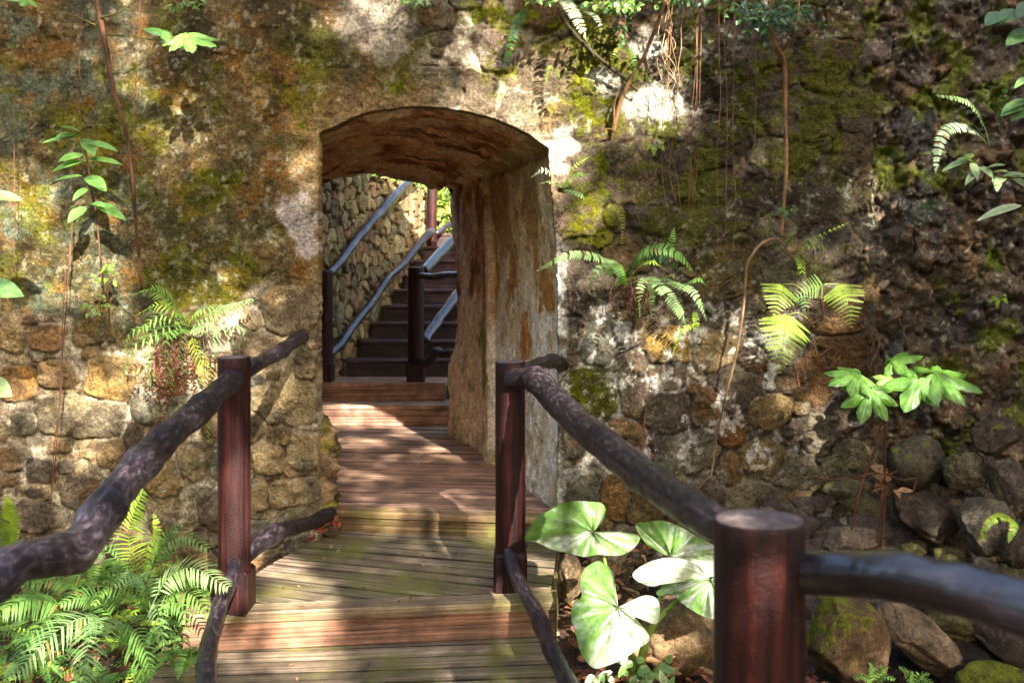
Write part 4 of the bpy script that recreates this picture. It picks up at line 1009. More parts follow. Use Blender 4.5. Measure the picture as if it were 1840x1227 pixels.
for i in range(520):   # low green seedlings and fern tips, left
    x = random.uniform(-2.9, -1.15); y = random.uniform(3.2, 4.85)
    if x > -1.3: continue
    z = float(groundz(x, y)); c = random.choice([FC['l'], FC['g'], FC['y'], FC['g']]); h = random.uniform(.03, .16)
    b0 = Vector((x, y, z))
    for k in range(random.randint(2, 5)):
        a = random.uniform(0, 6.28); d = Vector((math.cos(a), math.sin(a), random.uniform(.2, 1.))).normalized()
        L_ = random.uniform(.05, .13)
        if random.random() < .5:
            oleaf(mb, b0+Vector((0, 0, h)), d, Vector((0, -.4, 1)), L_*.6, L_*.16, jc(c, .25), .2, .5, 4)
        else:
            T = d; s_ = T.cross(Vector((0, -.4, 1))).normalized()
            for u in range(9):
                q = b0+Vector((0, 0, h*.6))+T*(L_*1.5*u/9)-Vector((0, 0, .3*L_*(u/9)**2)); w_ = L_*.28*(1-u/9)
                for s2 in (-1, 1): blade(mb, q, (s_*s2+T*.4).normalized(), Vector((0, -.4, 1)), w_+.003, .0035, jc(c, .2), .2, 2)
o = mb.build('ground_cover', M['leaf'], None); o['kind'] = 'stuff'; o['label'] = 'low green seedlings and small fern tips on the soil at the left'

# ============================================================ FERNS
def F_(pts, w, style='sword', col='l', **k): return dict(pts=pts, wpx=w, style=style, col=col, **k)
def fp(base, *pts, D=4.85, out=.10):
    """frond path: base then points, coming forward from the wall by out"""
    n = len(pts); r = [(base[0], base[1], D)]
    for i, p in enumerate(pts): t = (i+1)/n; r.append((p[0], p[1], D-out*math.sin(t*2.4)*1.3-.01))
    return r
# fern on the ledge of the left wall
b = (340, 590)
fern('spiky leaved fern rooted on the ledge of the left wall above dead brown roots', (340, 600, 4.85), [
 F_(fp(b, (312, 548), (280, 522), (238, 530), out=.16), 30, 'brake', 'l', n=26), F_(fp(b, (318, 562), (285, 548), (246, 566), out=.18), 27, 'brake', 'y', n=22),
 F_(fp(b, (318, 578), (288, 566), (256, 590), (244, 622), out=.22), 26, 'brake', 'l', n=20), F_(fp(b, (365, 572), (400, 556), (455, 538), out=.10), 25, 'brake', 'p', n=24),
 F_(fp(b, (352, 560), (385, 552), (430, 560), out=.15), 22, 'brake', 'l', n=18), F_(fp(b, (310, 585), (270, 600), (262, 640), (269, 695), out=.25), 28, 'brake', 'l', n=16),
 F_(fp(b, (318, 592), (300, 605), (298, 640), (309, 716), out=.25), 28, 'brake', 'l', n=16), F_(fp(b, (365, 585), (385, 580), (382, 640), out=.22), 30, 'brake', 'p', n=18),
 F_(fp(b, (370, 590), (410, 588), (440, 592), (428, 625), out=.2), 26, 'brake', 'p', n=15), F_(fp(b, (290, 600), (240, 622), (212, 690), out=.25), 27, 'brake', 'l', n=16),
 F_(fp(b, (350, 625), (365, 660), (368, 720), (373, 795), out=.2), 26, 'brake', 'y', n=24), F_(fp(b, (325, 600), (325, 640), (338, 690), out=.25), 24, 'brake', 'g', n=14),
 F_(fp(b, (300, 575), (265, 585), (232, 600), (222, 640), out=.2), 22, 'brake', 'l', n=16)])
t = thing('dead_fronds', P(325, 640, 4.85), 'bunch of dry reddish brown fronds hanging under the ledge fern', 'dead fronds')
for i in range(15):
    x0 = 315+random.uniform(-25, 35); frond(t, [(x0, 608+random.uniform(-6, 10), 4.83), (x0+random.uniform(-14, 14), 650, 4.79), (x0+random.uniform(-35, 25), 690+random.uniform(-10, 20), 4.79), (x0+random.uniform(-50, 15), 730+random.uniform(-25, 15), 4.83)], 6, 'sword', 22, 'b', name='dry_frond')
# big ferns at the lower left
fern('tall upright fern frond group beside the left post in front of the wall', (256, 1045, 4.3), [
 F_([(256, 1050, 4.3), (238, 1000, 4.3), (232, 950, 4.28), (258, 880, 4.22)], 45, 'brake', 'y', n=30, ang=25), F_([(262, 1050, 4.2), (290, 985, 4.15), (330, 962, 4.05), (372, 985, 3.95)], 38, 'brake', 'l', n=20),
 F_([(250, 1060, 4.3), (205, 1000, 4.3), (180, 985, 4.3), (160, 1010, 4.2)], 36, 'brake', 'g', n=20), F_([(270, 1055, 4.2), (300, 1010, 4.2), (300, 960, 4.15), (330, 940, 4.1)], 24, 'brake', 'g', n=18),
 F_([(265, 1050, 4.25), (275, 990, 4.25), (282, 950, 4.2), (276, 922, 4.2)], 17, 'sword', 'y')])
fern('broad pale fern spreading over the left edge of the boardwalk', (270, 1090, 3.8), [
 F_([(272, 1090, 3.8), (300, 1040, 3.75), (345, 1020, 3.65), (411, 1055, 3.5)], 50, 'brake', 'p', n=24), F_([(270, 1090, 3.8), (262, 1050, 3.75), (240, 1030, 3.65), (205, 1050, 3.55)], 40, 'brake', 'p', n=20),
 F_([(275, 1095, 3.8), (320, 1065, 3.7), (350, 1072, 3.6), (378, 1110, 3.5)], 40, 'brake', 'l', n=18), F_([(270, 1100, 3.75), (278, 1085, 3.6), (286, 1120, 3.5), (296, 1165, 3.45)], 38, 'brake', 'p', n=15),
 F_([(275, 1100, 3.75), (305, 1080, 3.6), (330, 1100, 3.5), (334, 1168, 3.45)], 33, 'brake', 'l', n=15), F_([(268, 1100, 3.8), (235, 1060, 3.7), (190, 1055, 3.6), (168, 1085, 3.5)], 34, 'brake', 'l', n=18)])
fern('large arching fern in the bottom left corner with long narrow leaflets', (205, 1110, 3.7), [
 F_([(209, 1113, 3.7), (180, 1112, 3.55), (160, 1150, 3.4), (148, 1226, 3.3)], 70, 'brake', 'p', n=26, ang=30), F_([(200, 1115, 3.7), (150, 1110, 3.55), (100, 1135, 3.45), (22, 1215, 3.3)], 62, 'brake', 'p', n=26, ang=35),
 F_([(212, 1118, 3.7), (235, 1125, 3.55), (258, 1160, 3.45), (270, 1205, 3.4)], 48, 'brake', 'l', n=20), F_([(205, 1115, 3.75), (180, 1080, 3.7), (150, 1070, 3.65), (110, 1085, 3.6)], 38, 'brake', 'l', n=18),
 F_([(215, 1120, 3.7), (240, 1170, 3.5), (262, 1220, 3.4), (265, 1260, 3.35)], 40, 'brake', 'g', n=16)])
fern('fern with hanging comb like leaflets at the left edge under the handrail', (110, 1090, 3.75), [
 F_([(120, 1092, 3.75), (80, 1078, 3.65), (40, 1080, 3.55), (-10, 1102, 3.45)], 50, 'brake', 'l', n=24, droop=.6), F_([(118, 1095, 3.75), (90, 1110, 3.6), (50, 1150, 3.5), (10, 1220, 3.4)], 44, 'brake', 'g', n=20),
 F_([(125, 1090, 3.8), (140, 1060, 3.8), (110, 1040, 3.75), (60, 1050, 3.7)], 34, 'brake', 'l', n=18), F_([(110, 1100, 3.8), (60, 1060, 3.8), (20, 1045, 3.8), (-20, 1060, 3.7)], 30, 'brake', 'g', n=16)])
fern('yellow green sword fern standing at the left edge below the dark stones', (12, 980, 4.6), [
 F_([(14, 985, 4.6), (18, 950, 4.58), (16, 915, 4.56), (12, 892, 4.55)], 22, 'sword', 'y', n=30), F_([(10, 985, 4.6), (0, 950, 4.55), (-6, 920, 4.5)], 16, 'sword', 'l'), F_([(16, 985, 4.6), (30, 970, 4.55), (38, 990, 4.5)], 12, 'sword', 'l')])
for (bx_, by_, dd_, lab) in ((330, 1190, 3.55, 'small dark fern at the foot of the boardwalk left edge'), (60, 1205, 3.45, 'low green fern at the very bottom left below the arching fern'), (175, 1035, 4.3, 'small green fern under the bend of the left handrail')):
    fern(lab, (bx_, by_, dd_), [F_([(bx_, by_+15, dd_), (bx_+dx*.5, by_-20, dd_-.03), (bx_+dx, by_+dy, dd_-.1)], 16, 'brake' if k % 2 else 'sword', 'g' if k % 2 else 'l', n=18) for k, (dx, dy) in enumerate(((-50, 10), (-30, -20), (25, -25), (50, 5), (-10, 30), (30, 30)))])
# hanging sword fern on the right of the arch
b = (1122, 512)
fern('large sword fern growing from a hole in the wall right of the arch', (1125, 515, 4.85), [
 F_(fp(b, (1100, 476), (1070, 462), (1020, 459), (963, 488), out=.2), 15, 'sword', 'p'), F_(fp(b, (1104, 478), (1082, 480), (1064, 500), (1058, 526), out=.2), 13, 'sword', 'p'),
 F_(fp(b, (1110, 478), (1100, 468), (1096, 490), (1104, 520), out=.25), 18, 'sword', 'p'), F_(fp(b, (1112, 480), (1108, 476), (1116, 500), (1108, 516), out=.3), 14, 'sword', 'l'),
 F_(fp((1128, 500), (1145, 462), (1180, 446), (1218, 458), (1246, 488), out=.18), 19, 'sword', 'g'), F_(fp((1128, 500), (1135, 475), (1165, 462), (1200, 470), (1232, 492), out=.12), 14, 'sword', 'd'),
 F_(fp((1190, 470), (1200, 450), (1208, 430), (1211, 410), out=.06), 10, 'sword', 'l'), F_(fp((1130, 510), (1160, 500), (1150, 520), (1150, 572), out=.3), 12, 'sword', 'p', n=30),
 F_(fp((1130, 510), (1165, 500), (1200, 530), (1225, 568), (1241, 600), out=.32), 16, 'sword', 'p'), F_(fp((1195, 500), (1215, 512), (1240, 520), (1255, 540), (1270, 577), out=.2), 12, 'sword', 'p'),
 F_(fp((1248, 560), (1250, 585), (1228, 592), (1209, 634), out=.1), 8, 'sword', 'y'), F_(fp((1165, 510), (1172, 525), (1172, 545), (1169, 573), out=.2), 7, 'sword', 'l'),
 F_(fp((1215, 515), (1235, 508), (1258, 503), (1272, 518), out=.15), 9, 'sword', 'l'), F_(fp(b, (1150, 478), (1175, 472), (1195, 484), out=.2), 9, 'sword', 'y'), F_(fp((1180, 505), (1205, 495), (1222, 505), out=.2), 8, 'sword', 'y')])
t = thing('root_mat', P(1128, 520, 4.88), 'small mat of brown roots at the base of the large sword fern', 'roots')
mb = MB()
for i in range(34):
    x0 = 1128+random.uniform(-22, 25); y0 = 515+random.uniform(-14, 8)
    tube(mb, PL([(x0, y0, 4.9), (x0+random.uniform(-14, 14), y0+16, 4.86), (x0+random.uniform(-20, 20), y0+random.uniform(20, 60), 4.89)]), [.0035, .0025, .001], 10, 5, .001, 30, jc((.45, .22, .18), .3))
mb.build('root', M['vine'], t)
fern('small pale fern on the edge of the arch with five stiff fronds', (1012, 340, 4.88), [
 F_(fp((1012, 340), (995, 318), (975, 306), (955, 318), out=.12), 12, 'sword', 'w', n=16), F_(fp((1012, 340), (1000, 332), (985, 328), (968, 330), out=.1), 7, 'sword', 'p', n=14),
 F_(fp((1012, 340), (1022, 315), (1035, 298), (1060, 281), out=.1), 7, 'sword', 'y', n=18), F_(fp((1012, 338), (1022, 322), (1040, 314), (1063, 313), out=.14), 9, 'sword', 'l', n=20), F_(fp((1014, 342), (1030, 345), (1045, 352), (1057, 366), out=.12), 9, 'sword', 'p', n=20)])
b = (1452, 530)
FERN_T = fern('bracken like fern with four triangular fronds on the right wall', (1455, 540, 4.88), [
 F_([(1406, 511, 4.80), (1399, 535, 4.76), (1391, 568, 4.74)], 38, 'tri', 'y'), F_([(1507, 510, 4.80), (1522, 540, 4.75), (1531, 590, 4.73)], 42, 'tri', 'y'),
 F_([(1416, 565, 4.80), (1409, 605, 4.74), (1401, 670, 4.72)], 52, 'tri', 'y'), F_([(1480, 512, 4.82), (1450, 520, 4.78), (1420, 540, 4.76)], 24, 'tri', 'l'), F_([(1440, 530, 4.83), (1446, 545, 4.8), (1448, 565, 4.79)], 16, 'tri', 'g')])
for q in ([(1452, 530, 4.87), (1430, 512, 4.82), (1406, 511, 4.80)], [(1454, 530, 4.87), (1480, 512, 4.82), (1507, 510, 4.80)], [(1455, 575, 4.87), (1436, 562, 4.82), (1416, 565, 4.80)]):
    mb = MB(); tube(mb, PL(q), .0015, 16, 5, 0, 1, (.5, .6, .15)); mb.build('stem', M['leaf'], FERN_T)
mb = MB(); tube(mb, PL([(1476, 537, 4.8), (1480, 560, 4.82), (1470, 585, 4.87), (1450, 598, 4.9)]), .0022, 20, 6, 0, 1, (.9, .5, .3)); tube(mb, PL([(1452, 500, 4.86), (1452, 560, 4.86), (1460, 650, 4.88), (1463, 705, 4.9)]), .002, 24, 6, 0, 1, (.6, .3, .2))
mb.build('stem', M['vine'], FERN_T)
fern('bright yellow green fern tuft at the lower end of the big brown vine', (1425, 450, 4.86), [
 F_(fp((1425, 455), (1445, 440), (1470, 425), (1526, 400), out=.1), 10, 'brake', 'y', n=14), F_(fp((1430, 460), (1450, 442), (1475, 440), (1487, 462), out=.12), 18, 'brake', 'y', n=12), F_(fp((1430, 455), (1440, 470), (1442, 490), (1450, 500), out=.14), 15, 'brake', 'y', n=12),
 F_(fp((1430, 450), (1450, 430), (1475, 425), (1492, 432), out=.15), 14, 'brake', 'l', n=12), F_(fp((1415, 445), (1420, 425), (1430, 412), out=.06), 12, 'tri', 'g', n=12), F_(fp((1430, 458), (1437, 478), (1432, 492), out=.12), 10, 'brake', 'y', n=10)])
fern('pale white lit fern frond hanging from the top of the wall', (1012, 8, 4.85), [
 F_(fp((1008, -8), (1026, 15), (1045, 50), (1068, 103), out=.3), 15, 'sword', 'w'), F_(fp((1050, 20), (1068, 28), (1078, 45), (1079, 60), out=.2), 8, 'sword', 'w', n=20), F_(fp((1010, -10), (990, -5), (985, 10), out=.15), 12, 'sword', 'l', n=20)])
fern('dark shaded fern frond hanging left of the pale one at the top', (930, 20, 4.88), [F_(fp((945, 15), (930, 40), (918, 80), (906, 124), out=.1), 13, 'sword', 'd', n=30)])
fern('arched pair of narrow fern fronds beside the leaning dead branch', (1120, 92, 4.88), [
 F_(fp((1120, 95), (1112, 86), (1104, 98), (1101, 120), out=.12), 6, 'sword', 'y', n=20), F_(fp((1122, 95), (1134, 88), (1140, 110), (1141, 146), out=.14), 7, 'sword', 'l', n=26)])
fern('tiny hooked bright green fern above the right shoulder of the arch', (1000, 135, 4.88), [F_(fp((1004, 140), (998, 124), (986, 122), (980, 156), out=.1), 5, 'sword', 'y', n=26)])
fern('yellowing thin fern hanging down in sparse arcs above the sword fern', (1100, 368, 4.88), [F_(fp((1096, 366), (1110, 372), (1118, 395), (1118, 434), out=.1), 13, 'sparse', 'o', n=18)])
fern('sword fern on the dark rock wall at the far right arching left', (1775, 262, 4.6), [
 F_([(1779, 264, 4.6), (1768, 225, 4.5), (1740, 185, 4.42), (1681, 171, 4.38)], 14, 'sword', 'p'), F_([(1772, 255, 4.6), (1745, 232, 4.48), (1705, 232, 4.4), (1686, 265, 4.36), (1681, 312, 4.36)], 17, 'sword', 'w'),
 F_([(1774, 258, 4.6), (1750, 225, 4.55), (1720, 222, 4.5)], 7, 'sword', 'g'), F_([(1795, 262, 4.6), (1798, 220, 4.5), (1802, 180, 4.45), (1812, 150, 4.42)], 12, 'sword', 'd'), F_([(1700, 273, 4.5), (1680, 274, 4.45), (1652, 277, 4.42)], 6, 'sword', 'l', n=14)])
fern('small bright fern with two curved fronds on the big squarish boulder', (1815, 930, 4.3), [
 F_([(1818, 932, 4.3), (1795, 928, 4.22), (1772, 945, 4.18), (1761, 973, 4.18)], 11, 'sword', 'y', n=28), F_([(1818, 932, 4.3), (1822, 945, 4.22), (1812, 975, 4.2)], 10, 'sword', 'y', n=20)])
for i, (x, y, c, lab) in enumerate(((1670, 370, 'd', 'tiny dark fern sprig low on the dark rock wall under the leafy branch'), (1795, 540, 'y', 'tiny yellow green fern sprig alone on the dark rock wall'), (1178, 266, 'y', 'tiny bright sprout on the wall between the hanging roots'), (1415, 380, 'd', 'faint dark fern patch behind the lower part of the big vine'))):
    D = 4.75 if x > 1570 else 4.86
    fern(lab, (x, y, D), [F_([(x, y, D), (x+a*.5, y-7+b_*.4, D-.04), (x+a, y+b_, D-.05)], 7, 'sword', c, n=10) for a, b_ in ((-16, 4), (14, -8), (16, 6), (-4, 14))])
t = fern('bright green fern tips at the bottom edge in front of the upright boulder', (1570, 1215, 3.9), [F_([(1570, 1228, 3.9), (1570+a*.5, 1210+b_*.5, 3.85), (1570+a, 1212+b_, 3.8)], 13, 'brake', 'l', n=9) for a, b_ in ((-36, 6), (-8, -22), (26, -14), (38, 8))])
fern('bright green fern tips at the bottom edge in front of the long boulder', (1640, 1222, 3.9), [F_([(1640, 1232, 3.9), (1640+a*.5, 1215+b_*.5, 3.85), (1640+a, 1216+b_, 3.8)], 13, 'brake', 'l', n=9) for a, b_ in ((-24, -18), (-4, -8), (30, -6), (44, 14))])

# ============================================================ VARIEGATED ELEPHANT EAR
el = thing('elephant_ear_plant', P(1130, 1240, 3.9), 'large plant with heart shaped green and white leaves in front of the wall', 'plant')
def earleaf(att, tip, left, right, outline, D0, Dt, white, seed, name='leaf_blade'):
    """outline: px polygon around the leaf; att: petiole point. depth varies from D0 at attachment to Dt at the tip"""
    A = np.array(att, float); T = np.array(tip, float)-A; Ln = np.linalg.norm(T); T /= Ln; Sd = np.array([-T[1], T[0]])
    O = np.array(dense([tuple(q) for q in spline([(p[0], p[1], 0) for p in outline+[outline[0]]], 90)[:, :2]], 6.0))[:-1]
    n = len(O); R = 14; vs = []; cs = []; r2 = np.random.default_rng(seed)
    for k in range(R+1):
        f = k/R
        for i in range(n):
            q = A+(O[i]-A)*f; rel = q-A; u = rel@T/Ln; v = rel@Sd/Ln
            ang = math.atan2(v, u); L_ = math.hypot(u, v)
            vein = abs(math.sin(ang*5.2+L_*1.5)); 
            D = D0+(Dt-D0)*u+.10*v*v-.035*math.exp(-abs(v)*14)*(u > 0)*-1-.012*(1-vein)**2+.020*math.sin(i*.42+seed)*f**3-.010*(1-vein)**3*f
            vs.append(tuple(P(q[0], q[1], D)))
            w_ = noise.noise(Vector((ang*6+seed, L_*2.0, seed)))+.6*noise.noise(Vector((ang*22, L_*5, seed+3)))+white(u, v)
            vl = abs(math.sin(ang*5.2+L_*1.5))**.25 if True else 1; g = (.11, .215, .04); kk = .55+.6*vl; g = (g[0]*kk, g[1]*kk, g[2]*kk); wv_ = (.62 if name.startswith('white') else .40)*(.82+.18*vl); wt = (wv_, wv_*1.04, wv_*.82)
            m = min(1, max(0, (w_-.15)*7)); pale = min(1, max(0, (w_+.35)*1.3))*.36; m = max(m, pale)
            if abs(v) < .012 and u > 0: m = max(m, .6)
            cs.append(tuple(g[j]*(1-m)+wt[j]*m for j in range(3)))
    fs = [(k*n+i, k*n+(i+1) % n, (k+1)*n+(i+1) % n, (k+1)*n+i) for k in range(R) for i in range(n)]
    mb = MB(); mb.add(vs, fs, cs); return mb.build(name, M['ear'], el)
earleaf((1067, 955), (944, 973), 0, 0, [(1067, 955), (1083, 935), (1088, 915), (1080, 903), (1060, 901), (1030, 900), (1008, 905), (985, 918), (963, 930), (955, 942), (946, 958), (944, 971), (965, 974), (990, 986), (1020, 993), (1050, 1000), (1075, 996), (1110, 998), (1135, 988), (1150, 966), (1130, 957), (1095, 955)],
        3.78, 3.62, lambda u, v: -.05+.25*(v > 0)*-1+.25*(v < 0), 3)
earleaf((1111, 1090), (1068, 1200), 0, 0, [(1111, 1090), (1105, 1060), (1103, 1035), (1090, 1014), (1072, 1008), (1050, 1022), (1043, 1045), (1045, 1072), (1030, 1082), (1026, 1110), (1036, 1145), (1045, 1175), (1068, 1200), (1100, 1192), (1125, 1180), (1150, 1163), (1168, 1148), (1155, 1125), (1140, 1108), (1160, 1115), (1180, 1120), (1186, 1095), (1180, 1075), (1160, 1069), (1135, 1078)],
        3.70, 3.52, lambda u, v: .20+.35*(v < 0)-.45*(v > .1), 8)
earleaf((1205, 1000), (1141, 942), 0, 0, [(1205, 1000), (1180, 990), (1160, 975), (1146, 955), (1143, 940), (1165, 937), (1190, 935), (1220, 945), (1250, 962), (1275, 975), (1292, 985), (1300, 1010), (1290, 1030), (1270, 1035), (1240, 1012)],
        3.95, 3.95, lambda u, v: -.15+.5*(u < 0), 12)
earleaf((1275, 1038), (1150, 1050), 0, 0, [(1275, 1038), (1250, 1012), (1215, 1002), (1185, 1004), (1155, 1015), (1137, 1032), (1150, 1046), (1175, 1052), (1210, 1040), (1245, 1037), (1275, 1038)],
        3.85, 3.72, lambda u, v: 1.2, 15, 'white_leaf_blade')
earleaf((1278, 1040), (1262, 1112), 0, 0, [(1278, 1040), (1240, 1040), (1205, 1048), (1180, 1062), (1185, 1070), (1210, 1070), (1228, 1085), (1260, 1105), (1290, 1112), (1320, 1100), (1330, 1060), (1300, 1030)],
        3.82, 3.70, lambda u, v: .15, 19)
mb = MB()
for pts, r in (([(1130, 1245, 3.9), (1122, 1190, 3.88), (1108, 1120, 3.82), (1085, 1000, 3.82), (1067, 957, 3.79)], [.018, .013, .009, .006, .005]), ([(1135, 1245, 3.9), (1135, 1180, 3.85), (1125, 1120, 3.78), (1111, 1091, 3.71)], [.018, .013, .008, .005]),
               ([(1140, 1245, 3.9), (1160, 1160, 3.92), (1190, 1060, 3.96), (1205, 1001, 3.96)], [.02, .012, .008, .006]), ([(1142, 1245, 3.9), (1165, 1140, 3.9), (1215, 1080, 3.88), (1276, 1041, 3.86)], [.02, .014, .009, .007])):
    tube(mb, PL(pts), r, 30, 10, 0, 1, (.20, .28, .05), True)
    mb.build('leaf_stalk', M['leaf'], el); mb = MB()
# small variegated creeper at its foot
t = thing('creeper_patch', P(1180, 1225, 3.75), 'low creeper with small white edged leaves below the elephant ear leaves', 'creeper'); mb = MB()
for i in range(46):
    x = random.uniform(1060, 1205); y = random.uniform(1182, 1240); D = random.uniform(3.6, 3.85)
    if x < 1110 and y < 1200: continue
    a = random.uniform(0, 6.28); c = random.choice([(.10, .22, .05), (.2, .34, .1), (.5, .58, .36)])
    oleaf(mb, P(x, y, D), Vector((math.cos(a), -.4, math.sin(a)*.6)), Vector((0, -.8, .6)), random.uniform(.03, .055), random.uniform(.010, .017), jc(c), .3, .4, 5)
mb.build('foliage', M['leaf'], t)

# ============================================================ LOBED-LEAF PLANTS
def lobed(label, base, leaves, stems, group=None, c=(.13, .27, .035), R_=None):
    t = thing('lobed_leaf_plant', P(*base), label, 'plant', group)
    for (x, y, D, R, dx, dz, lob, cc) in leaves:
        mb = MB(); palmate(mb, P(x, y, D), Vector((dx, -.35, dz)), Vector((.05, -.50, .86)), R*D/F, jc(cc, .08), lob); mb.build('leaf_blade', M['leaf'], t)
    for pts, r, cc in stems:
        mb = MB(); tube(mb, PL(pts), r, 40, 7, .0008, 30, cc); mb.build('stem', M['vine'], t)
    return t
g_ = (.15, .30, .045)
lobed('bright green plant with big lobed leaves on a thin stem at the dark rock wall', (1585, 975, 4.7), [
 (1541, 672, 4.40, 62, -.9, -.1, 7, g_), (1602, 648, 4.55, 52, .5, .25, 5, g_), (1594, 678, 4.50, 32, .1, -.35, 5, (.17, .33, .05)), (1565, 700, 4.36, 66, -.3, -.5, 7, g_), (1650, 682, 4.40, 66, -.4, -.5, 5, (.12, .25, .04)), (1680, 672, 4.42, 84, .95, -.15, 7, g_)],
 [([(1583, 980, 4.7), (1590, 880, 4.68), (1590, 790, 4.62), (1597, 720, 4.55), (1594, 690, 4.5)], [.006, .006, .006, .006, .004], (.5, .35, .25)), ([(1530, 952, 4.7), (1548, 870, 4.66), (1580, 790, 4.62), (1592, 760, 4.6)], .0045, (.8, .35, .28)),
  ([(1575, 975, 4.68), (1582, 920, 4.66), (1590, 850, 4.65)], .004, (.7, .32, .25)),
  ([(1594, 695, 4.5), (1568, 690, 4.45), (1541, 672, 4.4)], .003, (.5, .6, .2)), ([(1594, 695, 4.5), (1600, 670, 4.55), (1602, 648, 4.55)], .003, (.5, .6, .2)), ([(1594, 695, 4.5), (1640, 690, 4.42), (1680, 672, 4.42)], .003, (.5, .6, .2)),
  ([(1460, 855, 4.85), (1510, 862, 4.80), (1560, 852, 4.72), (1590, 845, 4.7)], .003, (.9, .5, .35)), ([(1590, 850, 4.68), (1620, 862, 4.68), (1645, 860, 4.7), (1640, 885, 4.7)], .003, (.8, .5, .35))])
t = thing('dead_leaves', P(1590, 860, 4.66), 'cluster of curled brown dead leaves caught on the reddish stems', 'dead leaves'); mb = MB()
for i in range(13): scatter_leaf(mb, P(1590+random.uniform(-26, 32), 858+random.uniform(-16, 30), 4.64+random.uniform(-.03, .03)), random.uniform(.04, .09), jc((.30, .17, .09), .3))
mb.build('curled_leaf', M['dead'], t)
lobed('tall reddish stemmed sapling with one lobed leaf in front of the left wall', (258, 525, 4.86), [
 (333, 62, 4.45, 66, 1, -.2, 7, (.15, .32, .05)), (300, 58, 4.48, 40, -.6, .2, 3, (.13, .28, .05)), (50, -2, 4.5, 34, -.5, 0, 5, g_)],
 [([(168, -60, 4.55), (174, 0, 4.6), (186, 60, 4.62), (205, 165, 4.66), (226, 235, 4.7), (238, 320, 4.74), (246, 420, 4.8), (256, 525, 4.88)], [.014, .013, .0125, .011, .0095, .009, .008, .007], (.55, .34, .24)),
  ([(172, 46, 4.6), (130, 28, 4.56), (95, 18, 4.54), (45, -2, 4.5)], [.005, .0035, .003, .003], (.75, .8, .15)), ([(190, 62, 4.6), (235, 66, 4.52), (282, 72, 4.48), (318, 66, 4.45)], [.005, .0035, .003, .003], (.75, .8, .15)), ([(180, 32, 4.6), (215, 22, 4.58), (248, -4, 4.55)], [.006, .004, .004], (.5, .6, .15))])
# leafy seedling at left
sd_ = thing('leafy_seedling', P(190, 545, 4.85), 'slender seedling with pointed oval leaves left of the sapling stem', 'plant'); mb = MB()
tube(mb, PL([(140, 232, 4.72), (152, 268, 4.72), (160, 310, 4.74), (172, 380, 4.78), (180, 460, 4.82), (186, 545, 4.88)]), [.002, .003, .0035, .004, .004, .004], 50, 7, .0006, 30, (.6, .36, .26)); mb.build('stem', M['vine'], sd_)
for (x, y, tx, ty, w_) in ((146, 238, 112, 222, 8), (140, 246, 75, 248, 6), (138, 243, 102, 240, 10), (150, 250, 168, 272, 12), (152, 256, 206, 259, 9), (150, 278, 104, 284, 11), (148, 290, 94, 300, 9), (158, 286, 215, 284, 8), (148, 316, 98, 317, 5), (156, 318, 188, 334, 14), (158, 338, 130, 354, 8), (160, 330, 182, 330, 8), (154, 372, 121, 394, 12), (170, 366, 223, 384, 12), (165, 366, 185, 364, 8)):
    mb = MB(); a = P(x, y, 4.72); b_ = P(tx, ty, 4.62); oleaf(mb, a, b_-a, Vector((.1, -.62, .75)), (b_-a).length, w_*4.7/F, jc((.13, .27, .06), .2), .25, .18, 9); mb.build('leaf_blade', M['leaf'], sd_)
def sprig(label, base, n, rad, c, D=4.8, L_=.035, name='sprig', hang=False, cat='plant', w_=.3):
    t = thing(name, P(base[0], base[1], D), label, cat); mb = MB()
    for i in range(n):
        x = base[0]+random.gauss(0, rad*.5); y = base[1]+(abs(random.gauss(0, rad*.5)) if hang else random.gauss(0, rad*.4))
        a = random.uniform(0, 6.28); d = Vector((math.cos(a), -.5, math.sin(a)*.6-.2)); l = L_*random.uniform(.6, 1.3)
        oleaf(mb, P(x, y, D-random.uniform(0, .12)), d, Vector((random.uniform(-.3, .3), -.7, .7)), l, l*w_, jc(c, .25), .2, .3, 4)
    mb.build('foliage', M['leaf'], t); return t
sprig('tiny lime green seedling leaves right of the seedling stem', (195, 487), 14, 26, (.25, .38, .05), 4.78)
t = sprig('thin branched shoot with a few green leaves beside the ledge fern', (175, 545), 14, 34, (.2, .32, .05), 4.76)
mb = MB()
for pts in ([(198, 612, 4.84), (195, 560, 4.8), (192, 500, 4.78)], [(192, 545, 4.8), (178, 550, 4.78), (150, 540, 4.76)], [(186, 555, 4.8), (192, 520, 4.78), (205, 508, 4.76), (238, 545, 4.8)]): tube(mb, PL(pts), .0025, 20, 5, 0, 1, (.7, .4, .3))
mb.build('stem', M['vine'], t)
for (lab, pts, w_, c) in (('pale green leaf cut by the left edge at mid height above the sunlit patch', ((-30, 352), (34, 350)), 14, (.3, .42, .15)), ('broad green leaf at the left edge over the dark hole', ((-40, 515), (36, 522)), 24, (.16, .32, .09)), ('pale leaf at the left edge level with the orange stone', ((-36, 690), (16, 704)), 24, (.32, .46, .18))):
    t = thing('overhanging_leaf', P(pts[0][0], pts[0][1], 4.3), lab, 'leaf'); mb = MB(); a = P(*pts[0], 4.3); b_ = P(*pts[1], 4.22)
    oleaf(mb, a, b_-a, Vector((.1, -.7, .7)), (b_-a).length, w_*4.3/F, c, .2, .15, 9); mb.build('leaf_blade', M['leaf'], t)
    mb = MB(); tube(mb, [tuple(a), tuple(a+Vector((-.12, .15, .06))), tuple(a+Vector((-.25, .45, -.05))), (a.x-.3, WD, a.z-.25)], [.0022, .0025, .003, .003], 24, 6, 0, 1, (.5, .5, .2)); mb.build('stem', M['vine'], t)
